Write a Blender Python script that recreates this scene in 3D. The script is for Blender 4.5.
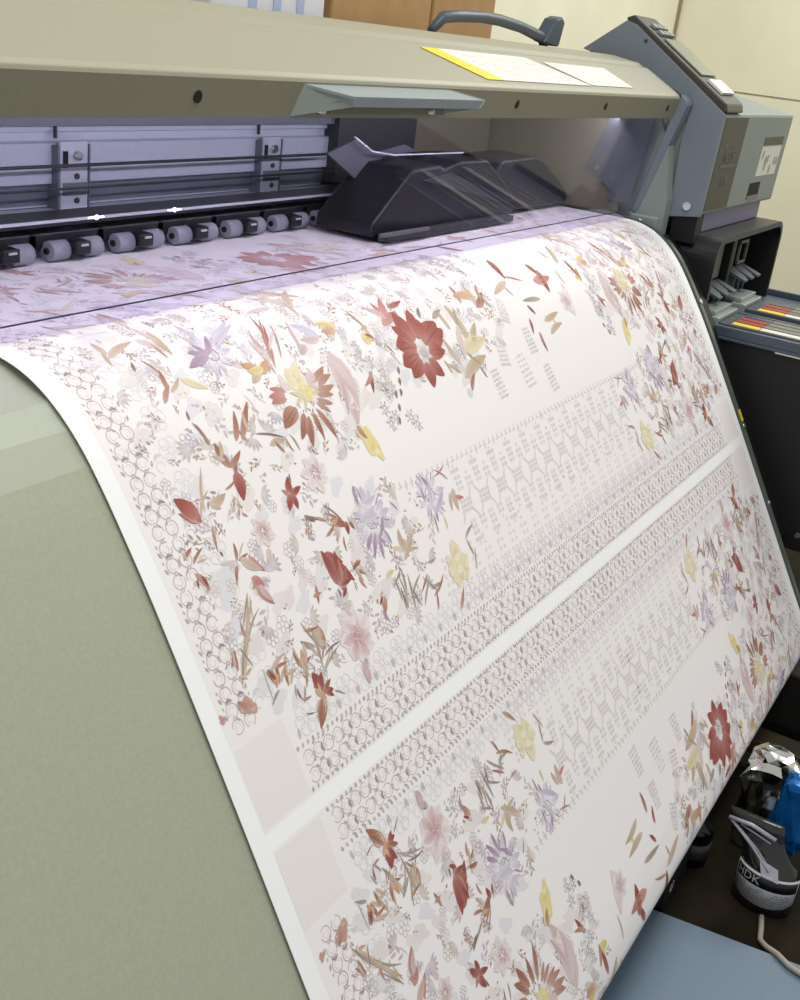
import bpy, bmesh, math, random
import numpy as np
from mathutils import Vector, Matrix

for o in list(bpy.data.objects):
    bpy.data.objects.remove(o)
SC = bpy.context.scene
COL = SC.collection

# ------------------------------------------------------------------ camera
cam_d = bpy.data.cameras.new('camera')
cam = bpy.data.objects.new('camera', cam_d)
COL.objects.link(cam)
FPX = 1111.41
MX = Vector((0.52002852, -0.27720283, 0.80791641))     # where the world X axis points, seen from the camera (right, down, forward)
MY = Vector((-0.84627451, -0.29535298, 0.44338028))
MZ = Vector((0.11571425, -0.91428946, -0.38818166))
right = Vector((MX[0], MY[0], MZ[0])); down = Vector((MX[1], MY[1], MZ[1])); fwd = Vector((MX[2], MY[2], MZ[2]))
m = Matrix((right, -down, -fwd)).transposed().to_4x4()
m.translation = Vector((-0.64, 0.0, 1.26))
cam.matrix_world = m
cam_d.sensor_fit = 'VERTICAL'
cam_d.sensor_height = 36.0
cam_d.lens = 36.0 * FPX / 1000.0
cam_d.clip_start = 0.02
cam_d.clip_end = 60
SC.camera = cam

# ------------------------------------------------------------------ light
SC.view_settings.view_transform = 'Standard'
SC.view_settings.look = 'None'
SC.view_settings.gamma = 1.0
SC.view_settings.use_curve_mapping = False
SC.view_settings.exposure = 0.0
w = bpy.data.worlds.new('room_air'); SC.world = w; w.use_nodes = True
w.node_tree.nodes['Background'].inputs[0].default_value = (0.98, 0.99, 1.0, 1)
w.node_tree.nodes['Background'].inputs[1].default_value = 0.49

def area(name, loc, target, sx, sy, energy, color):
    d = bpy.data.lights.new(name, 'AREA'); d.shape = 'RECTANGLE'; d.size = sx; d.size_y = sy
    d.energy = energy; d.color = color
    o = bpy.data.objects.new(name, d); COL.objects.link(o)
    o.location = loc
    o.rotation_euler = (Vector(target) - Vector(loc)).to_track_quat('-Z', 'Y').to_euler()
    return o
area('ceiling_tube_light_front', (0.3, 0.1, 2.75), (0.3, 0.1, 0), 2.2, 0.5, 31, (1.0, 0.99, 0.95))
area('ceiling_tube_light_far', (3.6, 0.2, 2.75), (3.8, 0.5, 0), 2.2, 0.5, 52, (1.0, 0.985, 0.93))
area('printer_lamp', (0.70, 0.85, 1.15), (0.70, 1.00, 0.95), 2.0, 0.02, 2.2, (0.93, 0.93, 1.0))

# ------------------------------------------------------------------ materials
def lin(c):
    return tuple(((x/255)/12.92 if x/255 <= 0.04045 else ((x/255+0.055)/1.055)**2.4) for x in c)
def mat(name, c, rough=0.5, metal=0.0, var=0.0, vscale=60, bump=0.0, bscale=900, coat=0.0, spec=0.5):
    M = bpy.data.materials.new(name); M.use_nodes = True
    nt = M.node_tree; b = nt.nodes['Principled BSDF']
    col = lin(c) + (1,)
    b.inputs['Base Color'].default_value = col
    b.inputs['Roughness'].default_value = rough
    b.inputs['Metallic'].default_value = metal
    b.inputs['Specular IOR Level'].default_value = spec
    b.inputs['Coat Weight'].default_value = coat
    tc = nt.nodes.new('ShaderNodeTexCoord')
    if var > 0:
        n = nt.nodes.new('ShaderNodeTexNoise'); n.inputs['Scale'].default_value = vscale; n.inputs['Detail'].default_value = 4
        r = nt.nodes.new('ShaderNodeValToRGB')
        r.color_ramp.elements[0].position = 0.3; r.color_ramp.elements[1].position = 0.7
        r.color_ramp.elements[0].color = tuple(v*(1-var) for v in col[:3]) + (1,)
        r.color_ramp.elements[1].color = tuple(min(1, v*(1+var)) for v in col[:3]) + (1,)
        nt.links.new(tc.outputs['Object'], n.inputs['Vector'])
        nt.links.new(n.outputs['Fac'], r.inputs['Fac'])
        nt.links.new(r.outputs['Color'], b.inputs['Base Color'])
    if bump > 0:
        n = nt.nodes.new('ShaderNodeTexNoise'); n.inputs['Scale'].default_value = bscale; n.inputs['Detail'].default_value = 2
        p = nt.nodes.new('ShaderNodeBump'); p.inputs['Strength'].default_value = bump; p.inputs['Distance'].default_value = 0.001
        nt.links.new(tc.outputs['Object'], n.inputs['Vector'])
        nt.links.new(n.outputs['Fac'], p.inputs['Height'])
        nt.links.new(p.outputs['Normal'], b.inputs['Normal'])
    return M
def glass(name, tint, gloss=0.1, rough=0.03):
    M = bpy.data.materials.new(name); M.use_nodes = True
    nt = M.node_tree; nt.nodes.clear()
    out = nt.nodes.new('ShaderNodeOutputMaterial')
    t = nt.nodes.new('ShaderNodeBsdfTransparent'); t.inputs[0].default_value = tint + (1,)
    g = nt.nodes.new('ShaderNodeBsdfGlossy'); g.inputs['Roughness'].default_value = rough
    g.inputs['Color'].default_value = (0.9, 0.9, 0.95, 1)
    lw = nt.nodes.new('ShaderNodeLayerWeight'); lw.inputs['Blend'].default_value = 0.5
    pw = nt.nodes.new('ShaderNodeMath'); pw.operation = 'POWER'; pw.inputs[1].default_value = 4.0
    f = nt.nodes.new('ShaderNodeMath'); f.operation = 'MULTIPLY_ADD'; f.inputs[1].default_value = gloss*4; f.inputs[2].default_value = 0.02
    nt.links.new(lw.outputs['Facing'], pw.inputs[0]); nt.links.new(pw.outputs[0], f.inputs[0])
    x = nt.nodes.new('ShaderNodeMixShader')
    nt.links.new(f.outputs[0], x.inputs[0]); nt.links.new(t.outputs[0], x.inputs[1]); nt.links.new(g.outputs[0], x.inputs[2])
    nt.links.new(x.outputs[0], out.inputs[0])
    return M
K = dict(
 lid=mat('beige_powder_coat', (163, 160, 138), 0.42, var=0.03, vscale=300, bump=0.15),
 face=mat('shaded_beige_powder_coat', (138, 134, 112), 0.5, var=0.04, vscale=300, bump=0.15),
 apron=mat('olive_grey_steel', (170, 173, 150), 0.38, var=0.05, vscale=260, bump=0.1),
 apron_lit=mat('olive_grey_steel_lit', (172, 177, 158), 0.35, var=0.03, vscale=260, bump=0.1),
 bluegrey=mat('blue_grey_plastic', (120, 130, 140), 0.45, var=0.04, vscale=400, bump=0.15),
 greygreen=mat('green_grey_plastic', (140, 149, 142), 0.5, var=0.03, vscale=400, bump=0.15),
 handle=mat('pale_blue_grey_plastic', (148, 158, 160), 0.4, var=0.02, vscale=400),
 black=mat('black_plastic', (26, 26, 28), 0.42, var=0.1, vscale=300),
 blackpanel=mat('black_steel', (13, 13, 12), 0.55, var=0.15, vscale=500, bump=0.1),
 dark=mat('dark_grey_plastic', (58, 60, 62), 0.5, var=0.08),
 olive=mat('dark_olive_panel', (122, 118, 96), 0.5, var=0.08, vscale=200),
 brownstrip=mat('brown_black_strip', (66, 62, 52), 0.45, var=0.05),
 stripe_text=mat('faint_grey_lettering', (104, 104, 92), 0.5, var=0.05),
 rail=mat('pale_blue_steel', (196, 203, 212), 0.35, metal=0.0, var=0.04, vscale=120),
 steel=mat('bright_steel', (205, 210, 216), 0.35, metal=0.3, var=0.05, vscale=200),
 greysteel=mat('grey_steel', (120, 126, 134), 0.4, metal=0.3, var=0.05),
 roller=mat('grey_rubber_roller', (150, 152, 160), 0.6, var=0.1, vscale=200),
 screw=mat('zinc_screw', (215, 216, 214), 0.22, metal=0.9, var=0.04),
 hole=mat('black_hole', (12, 12, 12), 0.8, var=0.1),
 white=mat('white_label', (232, 230, 216), 0.5, var=0.03, vscale=40),
 yellow=mat('yellow_label_stripe', (238, 214, 40), 0.5, var=0.03, vscale=40),
 greyline=mat('grey_print', (120, 118, 110), 0.5, var=0.1),
 violet_lit_bar=mat('grey_plastic_violet_reflection', (120, 114, 146), 0.45, var=0.03),  # grey bar; the violet reflection on it is put into the colour
 tray=mat('slate_blue_plastic', (74, 84, 98), 0.4, var=0.08, vscale=120),
 rackgrey=mat('grey_olive_plastic', (124, 124, 112), 0.5, var=0.06),
 glasscover=mat('display_glass', (120, 128, 116), 0.1, var=0.06, coat=0.6),
 paper=mat('white_paper', (250, 250, 249), 0.62, var=0.008, vscale=30, spec=0.25),
 wallm=mat('cream_wall_board', (234, 230, 206), 0.7, var=0.05, vscale=3.0, bump=0.2, bscale=80),
 seam=mat('wall_seam', (150, 140, 108), 0.8, var=0.1),
 card=mat('brown_cardboard', (178, 140, 92), 0.8, var=0.07, vscale=25),
 tape=mat('brown_tape', (150, 112, 66), 0.35, var=0.05),
 whitebox=mat('white_carton', (226, 226, 232), 0.6, var=0.03),
 bluetape=mat('pale_blue_tape', (180, 190, 226), 0.4, var=0.03),
 floorm=mat('dark_brown_floor', (30, 25, 14), 0.8, var=0.6, vscale=9, bump=0.4, bscale=60, spec=0.15),
 wood=mat('brown_painted_bar', (58, 52, 36), 0.6, var=0.2, vscale=30),
 blueplate=mat('blue_grey_steel_plate', (104, 124, 142), 0.5, var=0.04, vscale=200),
 cable=mat('grey_cable', (170, 160, 146), 0.5, var=0.05),
 blackgloss=mat('glossy_black', (10, 10, 11), 0.18, var=0.1),
 letter=mat('pale_grey_lettering', (196, 198, 196), 0.5, var=0.05),
 red=mat('red_sticker', (168, 60, 44), 0.5, var=0.05),
 cartgrey=mat('grey_sticker', (130, 130, 116), 0.5, var=0.1),
 cartclear=mat('clear_grey_plastic', (148, 156, 152), 0.25, var=0.05),
)
K['window'] = glass('violet_tinted_acrylic', (0.90, 0.88, 0.972))
K['smoke'] = glass('clear_plastic', (0.75, 0.8, 0.8))
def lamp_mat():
    M = bpy.data.materials.new('lamp_and_glint_glow'); M.use_nodes = True
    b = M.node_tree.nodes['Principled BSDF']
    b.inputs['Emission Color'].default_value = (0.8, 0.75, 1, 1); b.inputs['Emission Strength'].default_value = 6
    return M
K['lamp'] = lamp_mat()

# ------------------------------------------------------------------ mesh helpers
class MB:
    """collects shapes in world coordinates, then links them as ONE mesh"""
    def __init__(s): s.v = []; s.f = []; s.mi = []; s.sm = []
    def add(s, vs, fs, mi=0, smooth=False):
        b = len(s.v); s.v += [tuple(p) for p in vs]
        for f in fs: s.f.append(tuple(b+i for i in f)); s.mi.append(mi); s.sm.append(smooth)
        return s
    def box(s, x0, x1, y0, y1, z0, z1, mi=0, bev=0.0, mtx=None):
        bm = bmesh.new()
        bmesh.ops.create_cube(bm, size=1)
        for v in bm.verts:
            v.co = Vector(((x0+x1)/2+v.co.x*(x1-x0), (y0+y1)/2+v.co.y*(y1-y0), (z0+z1)/2+v.co.z*(z1-z0)))
        if bev > 0:
            bmesh.ops.bevel(bm, geom=list(bm.edges)+list(bm.verts), offset=bev, segments=2, affect='EDGES', profile=0.5)
        s.frombm(bm, mi, mtx=mtx); return s
    def frombm(s, bm, mi=0, smooth=False, mtx=None):
        if mtx is not None: bm.transform(mtx)
        bm.verts.index_update()
        s.add([v.co[:] for v in bm.verts], [[v.index for v in f.verts] for f in bm.faces], mi, smooth); bm.free()
    def prism(s, poly, axis, a, b, mi=0, bev=0.0, smooth=False):
        """poly: 2-D outline in the two other axes (x: (y,z), y: (x,z), z: (x,y)); extruded from a to b"""
        n = len(poly)
        def P(p, t):
            return {'x': (t, p[0], p[1]), 'y': (p[0], t, p[1]), 'z': (p[0], p[1], t)}[axis]
        bm = bmesh.new()
        A = [bm.verts.new(P(p, a)) for p in poly]; B = [bm.verts.new(P(p, b)) for p in poly]
        bm.faces.new(A); bm.faces.new(B[::-1])
        for i in range(n): bm.faces.new((A[(i+1) % n], A[i], B[i], B[(i+1) % n]))
        bmesh.ops.recalc_face_normals(bm, faces=bm.faces)
        if bev > 0:
            bmesh.ops.bevel(bm, geom=[e for e in bm.edges if e.calc_face_angle(0) > 0.5], offset=bev, segments=2, affect='EDGES', profile=0.5)
        s.frombm(bm, mi, smooth); return s
    def cyl(s, p, q, r, n=20, mi=0, r2=None, smooth=True):
        p = Vector(p); q = Vector(q); d = (q-p).normalized(); r2 = r if r2 is None else r2
        u = d.orthogonal().normalized(); w_ = d.cross(u)
        a = [p+(u*math.cos(t)+w_*math.sin(t))*r for t in [2*math.pi*i/n for i in range(n)]]
        b = [q+(u*math.cos(t)+w_*math.sin(t))*r2 for t in [2*math.pi*i/n for i in range(n)]]
        s.add(a+b, [(i, (i+1) % n, n+(i+1) % n, n+i) for i in range(n)], mi, smooth)
        s.add(a, [tuple(range(n))[::-1]], mi); s.add(b, [tuple(range(n))], mi); return s
    def tube(s, pts, r, n=10, mi=0):
        pts = [Vector(p) for p in pts]; rings = []
        u = (pts[1]-pts[0]).orthogonal().normalized()
        for i, p in enumerate(pts):
            d = (pts[min(i+1, len(pts)-1)]-pts[max(i-1, 0)]).normalized()
            u = (u-d*u.dot(d)).normalized(); w_ = d.cross(u); rr = r[i] if isinstance(r, (list, tuple)) else r
            rings.append([p+(u*math.cos(t)+w_*math.sin(t))*rr for t in [2*math.pi*k/n for k in range(n)]])
        vs = [v for R_ in rings for v in R_]
        fs = [(i*n+k, i*n+(k+1) % n, (i+1)*n+(k+1) % n, (i+1)*n+k) for i in range(len(pts)-1) for k in range(n)]
        s.add(vs, fs, mi, True)
        s.add(rings[0], [tuple(range(n))[::-1]], mi); s.add(rings[-1], [tuple(range(n))], mi); return s
    def quad(s, pts, mi=0): s.add(pts, [tuple(range(len(pts)))], mi); return s
    def slab(s, pts, th, mi=0):
        """flat polygon given a thickness along its normal (towards the back)"""
        P = [Vector(p) for p in pts]; nrm = (P[1]-P[0]).cross(P[2]-P[0]).normalized()*th; n = len(P)
        s.add(P+[p-nrm for p in P], [tuple(range(n)), tuple(range(n, 2*n))[::-1]]+[(i, n+i, n+(i+1) % n, (i+1) % n) for i in range(n)], mi); return s
    def build(s, name, mats, parent=None, recalc=True):
        if not isinstance(mats, (list, tuple)): mats = [mats]
        O = Vector((0, 0, 0)); p = parent
        while p is not None: O = O+p.location; p = p.parent
        me = bpy.data.meshes.new(name)
        me.from_pydata([tuple(Vector(v)-O) for v in s.v], [], s.f)
        for k in mats: me.materials.append(k)
        me.polygons.foreach_set('material_index', s.mi); me.polygons.foreach_set('use_smooth', s.sm)
        if recalc:
            bm = bmesh.new(); bm.from_mesh(me); bmesh.ops.remove_doubles(bm, verts=bm.verts, dist=1e-6)
            bmesh.ops.recalc_face_normals(bm, faces=bm.faces); bm.to_mesh(me); bm.free()
        o = bpy.data.objects.new(name, me); COL.objects.link(o)
        if parent is not None: o.parent = parent
        return o
def thing(name, label, cat, loc, group=None):
    o = bpy.data.objects.new(name, None); COL.objects.link(o); o.location = loc; o.empty_display_size = 0.05
    return tag(o, label, cat, group)
def tag(o, label, cat, group=None, kind=None):
    o['label'] = label; o['category'] = cat
    if group: o['group'] = group
    if kind: o['kind'] = kind
    return o
def struct(o): o['kind'] = 'structure'; return o
def rebase(o, loc):
    """puts a one-mesh thing's origin at its own base"""
    L = Vector(loc); o.data.transform(Matrix.Translation(-L)); o.location = L; return o
def text_mesh(body, size, name, m_, parent, mtx, extrude=0.0004):
    nm = name or 'writing'
    c = bpy.data.curves.new(nm+'_curve', 'FONT'); c.body = body; c.size = size; c.extrude = extrude
    c.align_x = 'CENTER'; c.align_y = 'CENTER'; c.resolution_u = 3
    t = bpy.data.objects.new(nm+'_source', c); COL.objects.link(t)
    bpy.context.view_layer.update()
    me = bpy.data.meshes.new_from_object(t.evaluated_get(bpy.context.evaluated_depsgraph_get()))
    bpy.data.objects.remove(t); bpy.data.curves.remove(c)
    me.transform(mtx)
    mb = MB(); mb.add([v.co[:] for v in me.vertices], [tuple(p.vertices) for p in me.polygons])
    bpy.data.meshes.remove(me)
    return mb.build(name, m_, parent) if name else mb

# ------------------------------------------------------------------ the media path (side profile: y, z)
PROF = [(1.30,.957),(1.1,.957),(.95,.957),(.85,.957),(.80,.9575),(.762,.955),(.731,.9464),(.700,.929),(.669,.902),(.640,.867),(.608,.822),(.584,.787),(.531,.704),(.468,.602),(.422,.526),(.375,.448),(.286,.300),(.245,.232),(.229,.200),(.222,.176),(.226,.158),(.245,.150),(.29,.158),(.36,.185)]
def catmull(P, n=24):
    P = np.array(P, float); Q = np.vstack([2*P[0]-P[1], P, 2*P[-1]-P[-2]]); out = []
    for i in range(1, len(Q)-2):
        p0, p1, p2, p3 = Q[i-1:i+3]
        t0 = 0; t1 = t0+np.linalg.norm(p1-p0)**.5; t2 = t1+np.linalg.norm(p2-p1)**.5; t3 = t2+np.linalg.norm(p3-p2)**.5
        for t in np.linspace(t1, t2, n, endpoint=False):
            A1 = (t1-t)/(t1-t0)*p0+(t-t0)/(t1-t0)*p1; A2 = (t2-t)/(t2-t1)*p1+(t-t1)/(t2-t1)*p2; A3 = (t3-t)/(t3-t2)*p2+(t-t2)/(t3-t2)*p3
            B1 = (t2-t)/(t2-t0)*A1+(t-t0)/(t2-t0)*A2; B2 = (t3-t)/(t3-t1)*A2+(t-t1)/(t3-t1)*A3
            out.append((t2-t)/(t2-t1)*B1+(t-t1)/(t2-t1)*B2)
    out.append(P[-1]); return np.array(out)
CUR = catmull(PROF)
ARC = np.concatenate([[0], np.cumsum(np.linalg.norm(np.diff(CUR, axis=0), axis=1))])
TAN = np.gradient(CUR, ARC, axis=0); TAN /= np.linalg.norm(TAN, axis=1)[:, None]
NOR = np.stack([TAN[:, 1], -TAN[:, 0]], 1)      # outward (up / towards the viewer)
if NOR[0][1] < 0: NOR = -NOR
def on_path(s, h=0.0):
    y = np.interp(s, ARC, CUR[:, 0]); z = np.interp(s, ARC, CUR[:, 1])
    ny = np.interp(s, ARC, NOR[:, 0]); nz = np.interp(s, ARC, NOR[:, 1])
    return y+ny*h, z+nz*h
S0 = 1.0396          # arc length of the white gap between the two printed panels
PW = 1.60            # paper width

# ================================================================== THE ROOM
struct(MB().box(-2.5, 5.0, -2.2, 1.98, -0.05, 0.0).build('floor', K['floorm']))
struct(MB().box(-2.5, 5.0, 1.9, 1.98, 0.0, 2.85).build('wall_back', K['wallm']))
struct(MB().box(4.93, 5.0, -2.2, 1.9, 0.0, 2.85).build('wall_right', K['wallm']))
struct(MB().box(4.9285, 4.9305, -2.2, 1.899, 1.164, 1.171).build('trim_1', K['seam']))
struct(MB().box(4.916, 4.930, 1.886, 1.9005, 0.0, 2.85).build('trim_2', K['seam']))

# ================================================================== THE PRINTER
PR = thing('large_format_printer', 'long beige and blue-grey roll printer with clear front window and floral print over its front', 'printer', (0.8, 0.9, 0))
XL = -0.62

# --- sloping front apron the paper lies on (facets at its upper creases)
def apron_profile(inset):
    ss = [0.46, 0.50, 0.545]+list(np.arange(0.60, 1.40, 0.03))
    return [on_path(s, -inset) for s in ss]
creases = [0.44, 0.52, 0.600, 0.6305, 0.667]
ss = [0.36, 0.40]+creases+list(np.arange(0.69, 1.46, 0.02))
ap = [on_path(s, -0.0035) for s in ss]
back = [(max(y+0.09, 0.34), z-0.03) for (y, z) in ap[::-1] if z < 0.93 and z > 0.2]
outl = ap+[(0.40, 0.175)]+[(p[0]+0.04, p[1]) for p in back]+[(ap[0][0], ap[0][1]-0.05)]
mb = MB()
n = len(ap)
vs = [(XL, p[0], p[1]) for p in ap]+[(1.612, p[0], p[1]) for p in ap]
for i in range(n-1):
    s_mid = 0.5*(ss[i]+ss[i+1])
    mi = 1 if s_mid < 0.667 else 0  # upper bands: sheen on the facets put into a paler colour
    mb.add([vs[i], vs[i+1], vs[n+i+1], vs[n+i]], [(0, 1, 2, 3)], mi, s_mid > 0.69)
# thickness: an inner skin and closed ends
ap2 = [on_path(s, -0.022) for s in ss]
for i in range(n-1):
    mb.add([(XL, *ap2[i]), (XL, *ap2[i+1]), (1.612, *ap2[i+1]), (1.612, *ap2[i])], [(3, 2, 1, 0)], 0)
    for x in (XL, 1.612):
        mb.add([(x, *ap[i]), (x, *ap[i+1]), (x, *ap2[i+1]), (x, *ap2[i])], [(0, 1, 2, 3)], 0)
for k in (0, n-1):
    mb.add([(XL, *ap[k]), (1.612, *ap[k]), (1.612, *ap2[k]), (XL, *ap2[k])], [(0, 1, 2, 3)], 0)
mb.build('front_apron', [K['apron'], K['apron_lit']], PR, recalc=False)

# apron end strip with its screws
sse = [0.38]+list(np.arange(0.42, 1.47, 0.02))
e1 = [on_path(s, 0.001) for s in sse]; e2 = [on_path(s, -0.05) for s in sse]
mb = MB().prism(e1+e2[::-1], 'x', 1.6135, 1.628)
END = mb.build('apron_end_strip', mat('grey_green_edge_steel', (96, 104, 98), 0.4, var=0.05), PR)
for s_ in (0.535, 0.75, 1.02, 1.19):
    y, z = on_path(s_, 0.0005); y2, z2 = on_path(s_, 0.004)
    MB().cyl((1.621, y, z), (1.621, y2, z2), 0.0055, 14).build('screw', K['screw'], END)
y, z = on_path(0.60, 0.0); y2, z2 = on_path(0.60, 0.0035)
MB().cyl((1.621, y, z), (1.621, y2, z2), 0.007, 14).build('screw', K['hole'], END)
y, z = on_path(0.985, 0.0015); ya, za = on_path(1.01, 0.0015)
MB().slab([(1.616, y, z), (1.627, y, z), (1.627, ya, za), (1.616, ya, za)], 0.001).build('yellow_mark', K['yellow'], END)

# --- platen under the paper, running to the rear
MB().box(XL, 1.61, 0.80, 1.32, 0.915, 0.9535, bev=0.002).build('platen', K['dark'], PR)
MB().box(XL, 1.61, 0.70, 0.80, 0.86, 0.90, bev=0.002).build('platen_front_beam', K['dark'], PR)

# --- top cover: sloped lid, front face
outer = [(1.30, 1.262), (0.893, 1.2605), (0.835, 1.2515), (0.826, 1.2455), (0.815, 1.2435), (0.744, 1.2045), (0.740, 1.200), (0.7395, 1.196), (0.749, 1.159)]
inner = [(0.752, 1.1605), (0.745, 1.192), (0.749, 1.197), (0.84, 1.240), (0.893, 1.252), (1.30, 1.254)]
COVER = MB().prism(outer+inner, 'x', XL, 1.640, bev=0.0012).build('top_cover', [K['lid']], PR)
# separate front face off the lid's edge; shade of its tilt put into colour
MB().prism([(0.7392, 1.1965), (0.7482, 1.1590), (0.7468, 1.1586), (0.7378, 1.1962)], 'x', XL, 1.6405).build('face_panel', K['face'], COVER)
def on_face(z, off=0.0):      # y on the face at height z
    return 0.7378+(1.1962-z)*(0.0090/0.0376)-off
for x in (0.217, 0.913, 1.260, 1.585):
    z = 1.1785; y = on_face(z)
    MB().cyl((x, y-0.0006, z), (x, y+0.003, z+0.0005), 0.0062, 16).build('screw_hole', K['hole'], COVER)

# --- the grip on the front face
mb = MB()
xa, xb = 0.381, 0.735
yt = on_face(1.193); yb = on_face(1.160)
T0 = [(xa, yt, 1.1945), (0.700, yt, 1.1945), (0.735, 0.703, 1.1865), (0.425, 0.703, 1.1865)]   # top surface
t = 0.006
def down_(p, d): return (p[0], p[1], p[2]-d)
mb.slab([T0[0], T0[3], T0[2], T0[1]], 0.003)
# front lip
mb.slab([(0.425, 0.703, 1.1865), (0.430, 0.706, 1.1755), (0.728, 0.706, 1.1755), (0.735, 0.703, 1.1865)], 0.003)
GR = mb.build('grip', [K['handle']], COVER)
mb = MB()
mb.slab([(xa, yt, 1.1945), (xa-0.010, yb-0.0005, 1.1605), (0.430, 0.706, 1.1755), (0.425, 0.703, 1.1865)], 0.003)
mb.build('grip_end', K['greygreen'], GR)
mb = MB()
mb.slab([(0.735, 0.703, 1.1865), (0.728, 0.706, 1.1755), (0.690, yb-0.0005, 1.162), (0.700, yt, 1.1945)], 0.003)
mb.build('grip_end', K['greygreen'], GR)
MB().box(0.415, 0.700, on_face(1.172)-0.004, on_face(1.172)+0.001, 1.1635, 1.183).build('grip_recess', K['olive'], GR)
for x in (0.415, 0.655):
    MB().cyl((x, on_face(1.168)-0.012, 1.1675), (x, on_face(1.168), 1.1675), 0.003, 12).build('screw', K['steel'], GR)

# --- warning label stuck on the sloping lid
def lid_pt(x, f, h=0.0006):   # f = 0 at the fold, 1 at the ridge
    y0, z0, y1, z1 = 0.744, 1.2045, 0.815, 1.2435
    L = math.hypot(y1-y0, z1-z0); ny, nz = -(z1-z0)/L, (y1-y0)/L
    return (x, y0+(y1-y0)*f+ny*h, z0+(z1-z0)*f+nz*h)
def lid_quad(xa, xb, f0, f1, h, sk=0.0):
    return [lid_pt(xa, f0, h), lid_pt(xb, f0, h), lid_pt(xb+sk, f1, h), lid_pt(xa+sk, f1, h)]
def lid_skew(xa, xb, ta, tb, f0, f1, h):
    return [lid_pt(xa, f0, h), lid_pt(xb, f0, h), lid_pt(tb, f1, h), lid_pt(ta, f1, h)]
LB = MB().slab(lid_skew(0.880, 1.203, 0.775, 1.050, 0.10, 0.90, 0.0014), 0.0009).build('warning_label', K['white'], COVER)
MB().slab(lid_skew(0.828, 0.880, 0.729, 0.775, 0.10, 0.90, 0.0014), 0.0009).build('yellow_stripe', K['yellow'], LB)
MB().slab(lid_skew(1.209, 1.403, 1.105, 1.365, 0.12, 0.80, 0.0014), 0.0009).build('warning_label', K['white'], COVER)
mb = MB()
for k in range(8):
    f = 0.22+k*0.075; s_ = -0.14*(f-0.1)
    for (a, b) in ((0.91, 1.00), (1.02, 1.07), (1.09, 1.16)):
        if (k+int(a*10)) % 3: mb.slab(lid_quad(a+s_, b-0.012*(k % 3)+s_, f, f+0.010, 0.0017), 0.0002)
mb.build('label_print', mat('faint_label_print', (216, 214, 200), 0.5, var=0.03), LB)

# --- clear window below the cover
wt = (0.7495, 1.1605); wb = (0.7835, 0.9605)
mb = MB().prism([(wt[0], wt[1]), (wb[0], wb[1]), (wb[0]+0.003, wb[1]+0.0003), (wt[0]+0.003, wt[1]+0.0003)], 'x', XL, 1.606)
WIN = mb.build('clear_window', K['window'], PR)
MB().box(XL, 1.604, 0.7790, 0.7800, 0.9762, 0.9776).build('window_edge_line', mat('dark_violet_line', (50, 44, 72), 0.4, var=0.05), WIN)

# --- inside: back panel, rail, brackets, wires, rollers, led strip
mb = MB()
mb.box(XL, 1.66, 1.200, 1.215, 0.955, 1.25)
mb.build('inner_back_panel', K['olive'], PR)
mb = MB()
mb.prism([(1.155, 1.094), (1.145, 1.094), (1.145, 1.088), (1.150, 1.086), (1.150, 1.076), (1.140, 1.074), (1.140, 1.024), (1.150, 1.022), (1.150, 0.993), (1.195, 0.993), (1.195, 1.094)], 'x', XL, 1.02)
mb.build('carriage_rail', K['rail'], PR)
MB().box(XL, 1.02, 1.130, 1.199, 1.0965, 1.17).build('rail_hood', K['greysteel'], PR)
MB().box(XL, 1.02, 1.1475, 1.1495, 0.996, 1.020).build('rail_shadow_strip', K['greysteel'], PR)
mb = MB().prism([(1.115, 0.992), (1.11, 0.986), (1.11, 0.978), (1.15, 0.976), (1.15, 0.992)], 'x', XL, 1.60)
mb.build('steel_guide_bar', K['steel'], PR)
MB().box(XL, 1.60, 1.085, 1.10, 0.958, 0.975).build('lower_guide_bar', K['dark'], PR)
for x0 in (-0.43, -0.02+0.0, 0.405, 0.823):
    if abs(x0+0.02) < 1e-6: continue
    br = MB().box(x0, x0+0.047, 1.128, 1.133, 0.990, 1.078, bev=0.0012).build('rail_bracket', K['steel'], PR)
    MB().box(x0-0.004, x0-0.001, 1.128, 1.148, 0.990, 1.072).build('bracket_flange', K['greysteel'], br)
    MB().box(x0+0.0485, x0+0.0515, 1.128, 1.148, 0.990, 1.074).build('bracket_flange', K['greysteel'], br)
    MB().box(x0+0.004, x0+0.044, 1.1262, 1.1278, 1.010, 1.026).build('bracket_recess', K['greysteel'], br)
    MB().cyl((x0+0.028, 1.128, 1.060), (x0+0.028, 1.123, 1.060), 0.0062, 16).build('screw', K['screw'], br)
    for zz in (1.034, 1.003):
        MB().cyl((x0+0.027, 1.128, zz), (x0+0.027, 1.1255, zz), 0.0038, 12).build('screw', K['dark'], br)
    MB().box(x0+0.004, x0+0.012, 1.1268, 1.1278, 1.045, 1.066).build('slot', K['hole'], br)
    MB().box(x0+0.003, x0+0.006, 1.140, 1.1445, 1.080, 1.10).build('seam_bar', K['dark'], br)
for z, r in ((1.052, 0.0022), (1.0235, 0.0016)):
    MB().cyl((XL, 1.105, z), (1.0, 1.105, z), r, 10).build('tension_wire', K['dark'], PR)
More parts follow.
